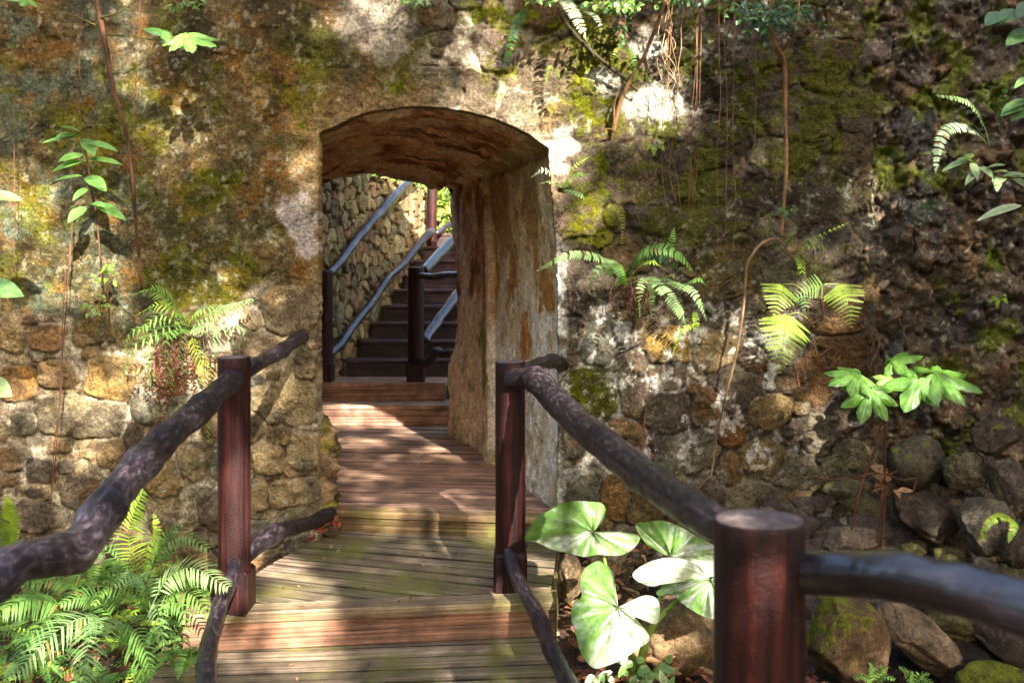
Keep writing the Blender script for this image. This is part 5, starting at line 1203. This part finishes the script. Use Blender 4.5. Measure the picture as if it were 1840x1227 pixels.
# leafy branch at the right edge
t = thing('leafy_branch', P(1860, 322, 4.2), 'thin branch with pale pointed leaves reaching in from the right edge', 'branch'); mb = MB()
tube(mb, PL([(1890, 325, 4.15), (1840, 320, 4.2), (1800, 318, 4.25), (1765, 305, 4.28), (1740, 290, 4.3)]), [.004, .0035, .003, .0025, .002], 30, 6, 0, 1, (.5, .5, .2)); mb.build('stem', M['vine'], t)
for (x, y, tx, ty, w_) in ((1740, 290, 1700, 292, 7), (1738, 288, 1748, 268, 7), (1745, 292, 1760, 315, 8), (1762, 302, 1738, 320, 8), (1770, 305, 1800, 288, 9), (1790, 315, 1795, 335, 9), (1780, 312, 1808, 300, 8), (1800, 318, 1838, 305, 10), (1805, 318, 1792, 322, 9), (1815, 318, 1850, 330, 10), (1750, 292, 1728, 275, 6), (1830, 320, 1870, 300, 11), (1760, 300, 1785, 310, 9)):
    mb = MB(); a = P(x, y, 4.27); b_ = P(tx, ty, 4.2); oleaf(mb, a, b_-a, Vector((0, -.6, .8)), (b_-a).length, w_*4.3/F, jc((.26, .36, .16), .15), .2, .3, 8); mb.build('leaf_blade', M['leaf'], t)
for lab, lst, D in (('dark green rounded leaves in the top right corner', ((1790, 28, 24, 18), (1815, 24, 32, 20), (1838, 60, 40, 22), (1850, 12, 30, 22)), 4.3), ('bluish green leaves at the right edge above the leafy branch', ((1822, 190, 30, 14), (1828, 182, 30, 10), (1838, 142, 18, 8), (1836, 200, 24, 14)), 4.25), ('pale leaf tip at the right edge below the leafy branch', ((1800, 372, 60, 10),), 4.2)):
    t = thing('overhanging_leaves', P(1850, lst[0][1], D), lab, 'leaves')
    e_ = P(1865, lst[0][1], D); mb = MB(); tube(mb, [tuple(P(lst[0][0]+20, lst[0][1], D)), tuple(e_), tuple(e_+Vector((.2, .1, .05))), tuple(e_+Vector((.45, .1, -.1)))], [.002, .003, .004, .005], 24, 6, 0, 1, (.5, .5, .2)); mb.build('stem', M['vine'], t)
    for (x, y, l, w_) in lst:
        mb = MB(); a = P(x+l*.6, y-3, D); b_ = P(x-l*.6, y+5, D-.08); oleaf(mb, a, b_-a, Vector((0, -.6, .8)), (b_-a).length, w_*D/F, jc((.10, .18, .06) if 'pale' not in lab else (.35, .42, .22), .15), .15, .25, 8); mb.build('leaf_blade', M['leaf'], t)

# ============================================================ VINES AND ROOTS
def vine(name, label, cat, paths, c=(1, 1, 1), group=None, amp=.0015):
    t = thing(name, P(*paths[0][0][0]), label, cat, group)
    for pts, r in paths:
        mb = MB(); tube(mb, PL(pts), r, max(24, len(pts)*14), 8, amp, 22, c, True, (), random.random()*50); mb.build('strand', M['vine'], t)
    return t
vine('climbing_vine', 'thickest brown vine hanging straight down the right wall with a forked top', 'vine', [
 ([(1368, -30, 4.6), (1378, 30, 4.66), (1392, 80, 4.7), (1409, 115, 4.74), (1411, 200, 4.8), (1413, 300, 4.82), (1408, 370, 4.84), (1404, 425, 4.85)], [.016, .016, .015, .012, .010, .0095, .009, .008]),
 ([(1403, 92, 4.73), (1418, 75, 4.7), (1430, 40, 4.66), (1438, -15, 4.6)], [.008, .007, .006, .006]), ([(1384, 40, 4.68), (1375, 20, 4.64), (1372, -20, 4.6)], [.010, .011, .011])], (1.1, .8, .55))
vine('climbing_vine', 'pale brown vine bending left below the thick one and crossing the stones', 'vine', [
 ([(1425, 470, 4.86), (1400, 432, 4.83), (1372, 436, 4.8), (1352, 458, 4.78), (1342, 482, 4.78), (1335, 560, 4.8), (1322, 640, 4.8), (1302, 720, 4.81), (1285, 800, 4.83), (1279, 848, 4.84), (1268, 862, 4.85), (1252, 882, 4.87)], [.004, .005, .0065, .0075, .0075, .006, .0055, .005, .005, .005, .0035, .002])], (1.2, 1., .7))
vine('dead_branch', 'straight tan dead branch leaning against the wall at the top', 'branch', [
 ([(1196, 0, 4.5), (1180, 45, 4.6), (1160, 95, 4.7), (1135, 140, 4.78), (1115, 185, 4.84), (1102, 238, 4.9)], [.008, .009, .009, .0095, .010, .011]), ([(1106, 235, 4.89), (1090, 232, 4.86), (1066, 242, 4.87)], [.003, .002, .0015]), ([(1104, 225, 4.88), (1104, 190, 4.86), (1112, 160, 4.88)], [.005, .005, .003])], (1.0, .75, .5))
vine('dead_branch', 'dark mossy dead branch slanting down to the right under the pale fern', 'branch', [
 ([(1008, 30, 4.75), (1040, 70, 4.78), (1085, 112, 4.84), (1120, 140, 4.87), (1145, 164, 4.9)], [.010, .011, .010, .009, .006])], (.22, .2, .12))
random.seed(21)
for lab, x0, x1, y1, n, c in (('tangle of thin whitish aerial roots beside the leaning dead branch', 1184, 1226, 200, 6, (1.9, 1.75, 1.6)), ('group of long thin brown roots left of the thick vine', 1245, 1270, 420, 4, (.8, .55, .4)), ('thin straight hanging root strands near the middle of the right wall', 1290, 1320, 470, 3, (.9, .7, .5)), ('single long hanging root just left of the thick vine', 1354, 1357, 340, 1, (1, .8, .5)), ('winding thin root hanging over the mossy stones', 1195, 1215, 440, 3, (.8, .6, .35))):
    ps = []
    for i in range(n):
        xa = random.uniform(x0, x1); yb2 = y1+random.uniform(-60, 20); k = 5; wv = 14 if 'tangle' in lab or 'winding' in lab else 4
        ps.append(([(xa+random.uniform(-wv, wv)*(j > 0)-(j*3 if 'brown' in lab else 0), -20+(yb2+20)*j/k, 4.68+.17*(j/k)) for j in range(k+1)], .0016 if 'tangle' not in lab else .0017))
    vine('hanging_root', lab, 'root', ps, c, 'thin roots hanging down the right wall', 0)
vine('hanging_root', 'thin red roots running down the lime smeared stones', 'root', [([(1170, 660, 4.88), (1166, 700, 4.86), (1158, 760, 4.87), (1162, 800, 4.87), (1175, 820, 4.88)], .0018), ([(1160, 740, 4.87), (1150, 800, 4.87)], .0014), ([(1020, 480, 4.88), (1030, 510, 4.86), (1015, 560, 4.88)], .0014), ([(1428, 600, 4.88), (1434, 680, 4.86), (1440, 700, 4.88)], .0018)], (.8, .35, .3), 'thin roots hanging down the right wall', 0)
vine('looped_root', 'wiry brown root loop beside the joint above the lobed leaves', 'root', [([(1560, 640, 4.85), (1568, 620, 4.84), (1580, 600, 4.84), (1578, 625, 4.82), (1562, 660, 4.84)], .0025), ([(1470, 640, 4.86), (1495, 625, 4.84), (1518, 622, 4.84), (1520, 645, 4.86)], .003), ([(1462, 610, 4.86), (1470, 640, 4.84), (1486, 662, 4.86), (1510, 640, 4.86)], .0025)], (.7, .4, .3), None, 0)
for lab, ps in (('thin brown liana at the far left hanging past the sunlit patch', [([(25, 110, 4.8), (25, 250, 4.8), (27, 400, 4.82), (24, 490, 4.84)], .0018), ([(0, 100, 4.82), (25, 128, 4.8), (45, 132, 4.84)], .002)]),
                ('double dark liana running down the lower left stones', [([(126, 440, 4.84), (118, 560, 4.8), (108, 700, 4.8), (100, 820, 4.8), (86, 945, 4.84)], .0025), ([(118, 480, 4.84), (112, 600, 4.8), (110, 700, 4.8), (98, 800, 4.8), (92, 900, 4.84)], .002)]),
                ('thin twisted liana between the left edge and the sapling', [([(148, 20, 4.8), (142, 90, 4.8), (143, 150, 4.8), (140, 200, 4.84)], .003), ([(130, 390, 4.84), (128, 440, 4.82), (122, 500, 4.84)], .003)]),
                ('fine pale liana right of the sapling stem', [([(252, -10, 4.7), (248, 80, 4.72), (242, 180, 4.76), (236, 270, 4.8)], .0015), ([(215, 300, 4.82), (232, 340, 4.82), (220, 430, 4.84)], .0014)])):
    vine('liana', lab, 'vine', ps, (.75, .45, .35), None, 0)
random.seed(5)
def bush(label, cx, cy, rx, ry, D, n, c, L_=.03, name='hanging_shrub'):
    t = thing(name, P(cx, cy-ry, D), label, 'shrub'); mb = MB()
    for i in range(n):
        x = cx+random.gauss(0, .45)*rx; y = cy+random.gauss(0, .42)*ry; a = random.uniform(0, 6.28); l = L_*random.uniform(.6, 1.3)
        oleaf(mb, P(x, y, D+random.uniform(-.14, .14)), Vector((math.cos(a), random.uniform(-1, .3), math.sin(a)*.6-.3)), Vector((random.uniform(-.5, .5), -.6, .8)), l, l*.34, jc(random.choice(c), .3), .2, .3, 3)
    mb.build('foliage', M['leaf'], t)
    mb = MB()
    for i in range(9): x = cx+random.uniform(-.7, .7)*rx; tube(mb, PL([(cx+random.uniform(-.3, .3)*rx, cy-ry*1.4, D+.1), (x, cy-ry*.5, D), (x+random.uniform(-20, 20), cy+ry*.5, D-.04)]), .0022, 12, 5, 0, 1, (.5, .35, .25))
    mb.build('twig', M['vine'], t)
dg = [(.035, .085, .018), (.06, .13, .03), (.03, .06, .02)]
bush('dark small leaved shrub hanging over the wall top around the thick vine', 1385, 28, 80, 40, 4.6, 430, dg)
bush('thin fringe of green leaves hanging at the top right of the dead branch', 1240, -5, 70, 12, 4.62, 90, dg)
bush('green fringe of leaves at the top above the pale fern', 1110, 8, 70, 16, 4.7, 130, [(.10, .2, .03), (.16, .3, .05), (.04, .09, .02)])
bush('small lit leaf tuft at the top edge left of the pale fern', 975, -4, 50, 10, 4.7, 80, [(.16, .3, .05), (.3, .4, .15)])
bush('tiny leaf sprigs at the top edge over the left plaster', 330, 6, 34, 14, 4.75, 26, [(.14, .28, .05)])
bush('little dark hanging sprig beside the white lit plaster', 1117, 55, 10, 28, 4.8, 36, dg)
bush('sparse green weeds along the top of the wall over the arch', 740, 0, 60, 12, 4.8, 60, [(.14, .26, .05), (.3, .4, .2)])

# ============================================================ VEGETATION BEHIND
def leafcloud(pts, size, cols, mat='canopy', name='crown', parent=None, flat=1.):
    """fast folded leaf cards: 2 quads each"""
    n = len(pts); P0 = np.asarray(pts); r = np.random.default_rng(n+3)
    d = r.normal(size=(n, 3)); d[:, 2] = d[:, 2]*.6-.3; d /= np.linalg.norm(d, axis=1)[:, None]
    nn = r.normal(size=(n, 3)); nn[:, 2] += .8; s = np.cross(d, nn); s /= np.linalg.norm(s, axis=1)[:, None]; up = np.cross(s, d)
    L_ = (size*r.uniform(.6, 1.3, n))[:, None]; w_ = L_*.27
    v = np.stack([P0, P0+d*L_*.45+s*w_+up*w_*.4, P0+d*L_-up*L_*.12, P0+d*L_*.45-s*w_+up*w_*.4], 1).reshape(-1, 3)
    b = np.arange(n)[:, None]*4; f = np.concatenate([b+np.array([[0, 1, 2]]), b+np.array([[0, 2, 3]])])
    c = np.array(cols)[r.integers(0, len(cols), n)]*r.uniform(.7, 1.3, n)[:, None]
    return mk(name, v, f, M[mat], parent, False, {'Col': np.repeat(c, 4, 0)})
rg = np.random.default_rng(99)
def clumps(c, rad, nc_, per, cr):
    cc = np.array(c)+rg.normal(size=(nc_, 3))*np.array(rad)*.5
    return np.concatenate([q+rg.normal(size=(per, 3))*cr for q in cc])
def shrub(label, x, y, z, rad, nc_, per, cols, size=.1, name='shrub', cat='shrub'):
    t = thing(name, (x, y, z-rad[2]), label, cat)
    mb = MB()
    for i in range(4): tube(mb, [(x, y, z-rad[2]*1.1), (x+random.uniform(-.2, .2), y, z-rad[2]*.3), (x+random.uniform(-.6, .6)*rad[0], y+random.uniform(-.4, .4)*rad[1], z+rad[2]*.4)], [.03, .02, .008], 14, 6, .003, 8, (.5, .35, .25))
    mb.build('trunk', M['vine'], t)
    leafcloud(clumps((x, y, z), rad, nc_, per, .16), size, cols, 'canopy', 'crown', t)
yg = [(.28, .36, .04), (.18, .28, .04), (.35, .42, .10), (.12, .2, .03), (.4, .42, .06)]
shrub('sunlit yellow green shrub seen through the arch right of the far post', -.55, 12.6, 2.2, (1.2, .8, .9), 40, 60, yg, .10)
shrub('bright yellow leaved bush low behind the top of the staircase', -.35, 12.9, 1.6, (1.0, .6, .6), 24, 60, [(.5, .42, .05), (.35, .38, .05)], .10)
shrub('green shrub behind the end of the rubble wall left of the far post', -1.5, 12.4, 2.5, (1.1, .7, .8), 40, 60, [(.14, .24, .03), (.2, .3, .04), (.08, .14, .02)], .10)
shrub('large pale green tree crown far behind the staircase', -1.4, 17, 4.2, (5, 1.6, 3), 110, 80, [(.3, .38, .1), (.2, .3, .05), (.4, .45, .2)], .16, 'tree', 'tree')
shrub('dark green shrub at the far right above the staircase', 1.4, 12.4, 2.4, (1.4, 1., 1.2), 60, 60, [(.06, .12, .02), (.1, .18, .03)], .1)

# unseen leaf masses added behind and beside the viewpoint to block low sky
def sky_blocker(label, pts_fn, n, size, trunkpos):
    t = thing('tree', trunkpos, label, 'tree'); mb = MB(); x, y, z = trunkpos
    tube(mb, [(x, y, -.3), (x+.1, y, 2.5), (x-.1, y, 5.5), (x, y, 7.5)], [.22, .18, .12, .04], 30, 10, .01, 3, (.5, .4, .3)); mb.build('trunk', M['vine'], t)
    leafcloud(pts_fn(n), size, [(.04, .08, .015), (.06, .11, .02), (.05, .07, .02)], 'canopy', 'crown', t)
def blk(x0, x1, y0, y1, z0, z1): return lambda n: np.stack([rg.uniform(x0, x1, n), rg.uniform(y0, y1, n), rg.uniform(z0, z1, n)], 1)
sky_blocker('unseen dense tree added far behind the viewpoint on the left to block sky', blk(-9, -1, -8, -6.5, -.1, 6.5), 9000, .3, (-5, -7.2, -.15))
sky_blocker('unseen dense tree added far behind the viewpoint on the right to block sky', blk(-1, 8, -8, -6.5, -.1, 3.2), 5000, .3, (4, -7.2, -.15))
sky_blocker('unseen dense tree added on the left side to block sky', blk(-7.5, -6, -7, 4, -.1, 6.0), 9000, .3, (-6.8, -1, -.15))
sky_blocker('unseen dense tree added on the right side to block sky', blk(6.5, 8, -7, 4, -.1, 6.0), 9000, .3, (7.2, 0, -.15))
# ============================================================ UNSEEN LEAF SCREEN ADDED BEHIND THE CAMERA, GAPS CUT FOR SUN PATCHES
SUN_EL, SUN_AZ = math.radians(SUNEL), math.radians(SUNAZ)
sdir = Vector((-math.sin(SUN_AZ)*math.cos(SUN_EL), math.cos(SUN_AZ)*math.cos(SUN_EL), -math.sin(SUN_EL)))
Uv = Vector((math.cos(SUN_AZ), math.sin(SUN_AZ), 0)); Vv = Uv.cross(sdir); Vv = -Vv if Vv.z < 0 else Vv
GAPS = [ (100, 730, 4.9, 130, 60, .3), (90, 850, 4.9, 110, 40, .25), # px, py, D, rx, ry (px), openness
 (25, 345, 4.9, 40, 45, .9), (75, 420, 4.9, 36, 50, .9), (110, 490, 4.9, 60, 26, .85), (30, 480, 4.9, 30, 20, .5), (215, 510, 4.9, 40, 16, .6), (238, 95, 4.9, 24, 50, .8), (225, 15, 4.9, 26, 26, .7), (342, 252, 4.9, 15, 17, .9), (402, 525, 4.9, 20, 28, .85),
 (680, 12, 4.9, 44, 30, .8), (590, 20, 4.9, 26, 16, .5), (212, 690, 4.9, 36, 44, .75), (150, 730, 4.9, 60, 20, .4), (530, 590, 4.9, 40, 60, .35), (535, 400, 4.9, 30, 60, .35), (560, 250, 4.9, 26, 40, .5), (40, 690, 4.9, 36, 20, .35),
 (1012, 262, 4.9, 24, 40, 1), (1195, 182, 4.9, 54, 26, 1), (1150, 205, 4.9, 40, 18, 1), (1160, 72, 4.9, 32, 22, .9), (1200, 120, 4.9, 22, 34, .8), (930, 170, 4.9, 60, 30, .55), (860, 180, 4.9, 60, 24, .5), (850, 45, 4.9, 36, 30, .6), (1060, 60, 4.6, 16, 44, 1), (1325, 80, 4.9, 20, 20, .5), (1060, 135, 4.9, 30, 20, .5),
 (975, 318, 4.78, 26, 14, .9), (1060, 350, 4.9, 40, 40, .3), (1380, 272, 4.9, 22, 18, .5),
 (555, 1050, 4.1, 42, 30, .95), (535, 1120, 3.87, 34, 50, .95), (540, 1190, 3.65, 60, 30, .8), (610, 1130, 3.9, 50, 30, .35), (480, 1200, 3.6, 70, 30, .4), (740, 915, 5.0, 70, 16, .65), (640, 895, 5.2, 30, 10, .5), (900, 935, 4.9, 30, 20, .8), (800, 960, 4.8, 30, 30, .5), (700, 1010, 4.4, 60, 14, .35), (790, 880, 5.4, 40, 20, .6),
 (650, 850, 6.0, 50, 20, .5), (640, 790, 7.2, 46, 16, .8), (700, 740, 8.0, 60, 14, .8), (700, 705, 8.15, 70, 22, 1), (620, 745, 8.0, 40, 20, .8), (690, 820, 6.6, 40, 14, .5), (760, 690, 8.3, 16, 16, .9), (860, 720, 6.5, 40, 90, .35),
 (425, 905, 3.9, 30, 95, .95), (500, 962, 4.2, 44, 18, .95), (930, 800, 4.15, 14, 130, .6), (960, 690, 4.0, 30, 20, .6), (1040, 745, 3.4, 50, 30, .4), (1170, 850, 2.7, 60, 40, .35),
 (1050, 950, 3.7, 110, 50, .9), (1105, 1105, 3.6, 85, 95, .92), (1215, 1010, 3.8, 80, 55, .92), (1240, 1085, 3.8, 60, 30, .8), (1230, 1110, 4.0, 50, 34, .4), (1060, 1190, 3.6, 60, 40, .5),
 (1560, 1020, 1.68, 130, 30, .8), (1700, 1040, 1.55, 80, 30, .5), (1370, 915, 1.8, 70, 22, .5),
 (330, 1060, 3.6, 90, 44, .85), (150, 1150, 3.5, 110, 60, .8), (40, 1120, 3.5, 60, 40, .6), (260, 1170, 3.45, 60, 50, .6), (210, 1060, 3.7, 80, 34, .7), (240, 930, 4.2, 36, 50, .55), (190, 1010, 4.85, 30, 40, .7), (400, 1030, 3.7, 30, 30, .6),
 (280, 550, 4.7, 60, 50, .5), (400, 580, 4.7, 50, 40, .6), (350, 640, 4.7, 40, 50, .4), (150, 290, 4.7, 60, 50, .35), (170, 375, 4.7, 40, 25, .6), (330, 65, 4.45, 60, 26, .7),
 (1040, 475, 4.7, 70, 28, .7), (1180, 530, 4.65, 60, 50, .6), (1245, 580, 4.7, 30, 44, .6), (1190, 460, 4.7, 40, 20, .4), (1420, 530, 4.7, 44, 24, .6), (1410, 610, 4.7, 44, 44, .6), (1510, 540, 4.7, 36, 36, .6), (1460, 440, 4.8, 50, 26, .5),
 (1560, 680, 4.4, 60, 40, .6), (1680, 675, 4.4, 70, 30, .6), (1600, 640, 4.5, 30, 20, .5), (1700, 240, 4.45, 30, 50, .6), (1740, 180, 4.45, 50, 20, .5), (1780, 305, 4.2, 50, 24, .6), (1790, 950, 4.2, 30, 26, .5), (1650, 1110, 4.1, 40, 30, .35), (1590, 1205, 3.85, 60, 20, .4),
 (1120, 640, 4.9, 60, 40, .22), (1280, 640, 4.9, 60, 50, .22), (1150, 760, 4.9, 60, 60, .25), (1060, 860, 4.9, 40, 60, .25), (400, 720, 4.9, 60, 60, .2), (510, 780, 4.9, 60, 90, .3)]
GU = []
for (px, py, D, rx, ry, op) in GAPS:
    p = P(px, py, D); GU.append((p.dot(Uv), p.dot(Vv), rx*D/F*math.cos(SUN_AZ)*GAPK, ry*D/F*math.cos(SUN_EL)*GAPK, op))
GU = np.array(GU)
rc = np.random.default_rng(4); n = NLEAF
u = rc.uniform(-2.3, 5.2, n); v = rc.uniform(.7, 5.9, n); tt = rc.uniform(4.6, 7.4, n)
ok = np.ones(n, bool)
for (u0, v0, a, b, op) in GU:
    q = ((u-u0)/(a+.10))**2+((v-v0)/(b+.10))**2
    ok &= ~((q < 1+.5*(rc.random(n)-.5)) & (rc.random(n) < op**.5))
pts = u[:, None]*np.array(Uv)+v[:, None]*np.array(Vv)-tt[:, None]*np.array(sdir)
ok &= (pts[:, 1] < -.6) & (pts[:, 2] > .6)
tr = thing('tree', (2.6, -4.6, -.15), 'unseen leaf screen on a trunk added behind the viewpoint, gaps cut to place sun patches', 'tree')
mb = MB(); tube(mb, [(2.6, -4.6, -.2), (2.5, -4.5, 1.5), (2.3, -4.2, 3.2), (2.0, -3.6, 5.0), (1.8, -3.2, 6.6)], [.2, .16, .13, .08, .03], 60, 14, .01, 3, (.5, .4, .3))
for q in ((0, -3, 5.2), (3.6, -2.0, 5.0), (1.0, -1.6, 6.5), (3.2, -3.4, 6.8), (-.5, -2.2, 4.4), (2.2, -2.5, 4.0)): tube(mb, [(2.35, -4.3, 2.8), ((2.3+q[0])/2, (-4.2+q[1])/2, q[2]-.8), q], [.07, .05, .012], 24, 8, .004, 5, (.5, .4, .3))
mb.build('trunk', M['vine'], tr)
leafcloud(pts[ok]-np.array([0, 0, 0]), .13, [(.05, .10, .02), (.08, .14, .03), (.06, .09, .02)], 'canopy', 'crown', tr)
# ============================================================ LIGHT, WORLD, CAMERA
SUN_EL, SUN_AZ = math.radians(SUNEL), math.radians(SUNAZ)     # SUN_AZ: sun stands behind the camera, to the right
sdir = Vector((-math.sin(SUN_AZ)*math.cos(SUN_EL), math.cos(SUN_AZ)*math.cos(SUN_EL), -math.sin(SUN_EL)))   # travel direction of light
L = bpy.data.lights.new('sun', 'SUN'); L.energy = 4.6; L.angle = math.radians(.5); L.color = (1, .955, .88)
lo_ = bpy.data.objects.new('sun', L); COL.objects.link(lo_); lo_.rotation_euler = sdir.to_track_quat('-Z', 'Y').to_euler(); lo_.location = (3, -6, 8)
w = bpy.data.worlds.new('World'); SC.world = w; w.use_nodes = True
nt = w.node_tree; sk = nt.nodes.new('ShaderNodeTexSky'); sk.sky_type = 'NISHITA'; sk.sun_disc = False
sk.sun_elevation = SUN_EL; sk.sun_rotation = math.pi-SUN_AZ   # towards -Y, +X
sk.air_density = 1.0; sk.dust_density = 4.0; sk.ozone_density = .6
nt.links.new(sk.outputs[0], nt.nodes['Background'].inputs[0]); nt.nodes['Background'].inputs[1].default_value = .14
cam = bpy.data.cameras.new('camera'); co = bpy.data.objects.new('camera', cam); COL.objects.link(co)
cam.sensor_width = 36; cam.lens = 36*F/1840; cam.shift_y = -(613.5-HY)/1840; cam.clip_start = .05; cam.clip_end = 400
co.location = (0, 0, CAMZ); co.rotation_euler = (math.pi/2, 0, 0)
cam.dof.use_dof = True; cam.dof.focus_distance = 4.75; cam.dof.aperture_fstop = 4.0
SC.camera = co
SC.view_settings.view_transform = 'Standard'; SC.view_settings.look = 'None'; SC.view_settings.gamma = 1; SC.view_settings.exposure = EXPO
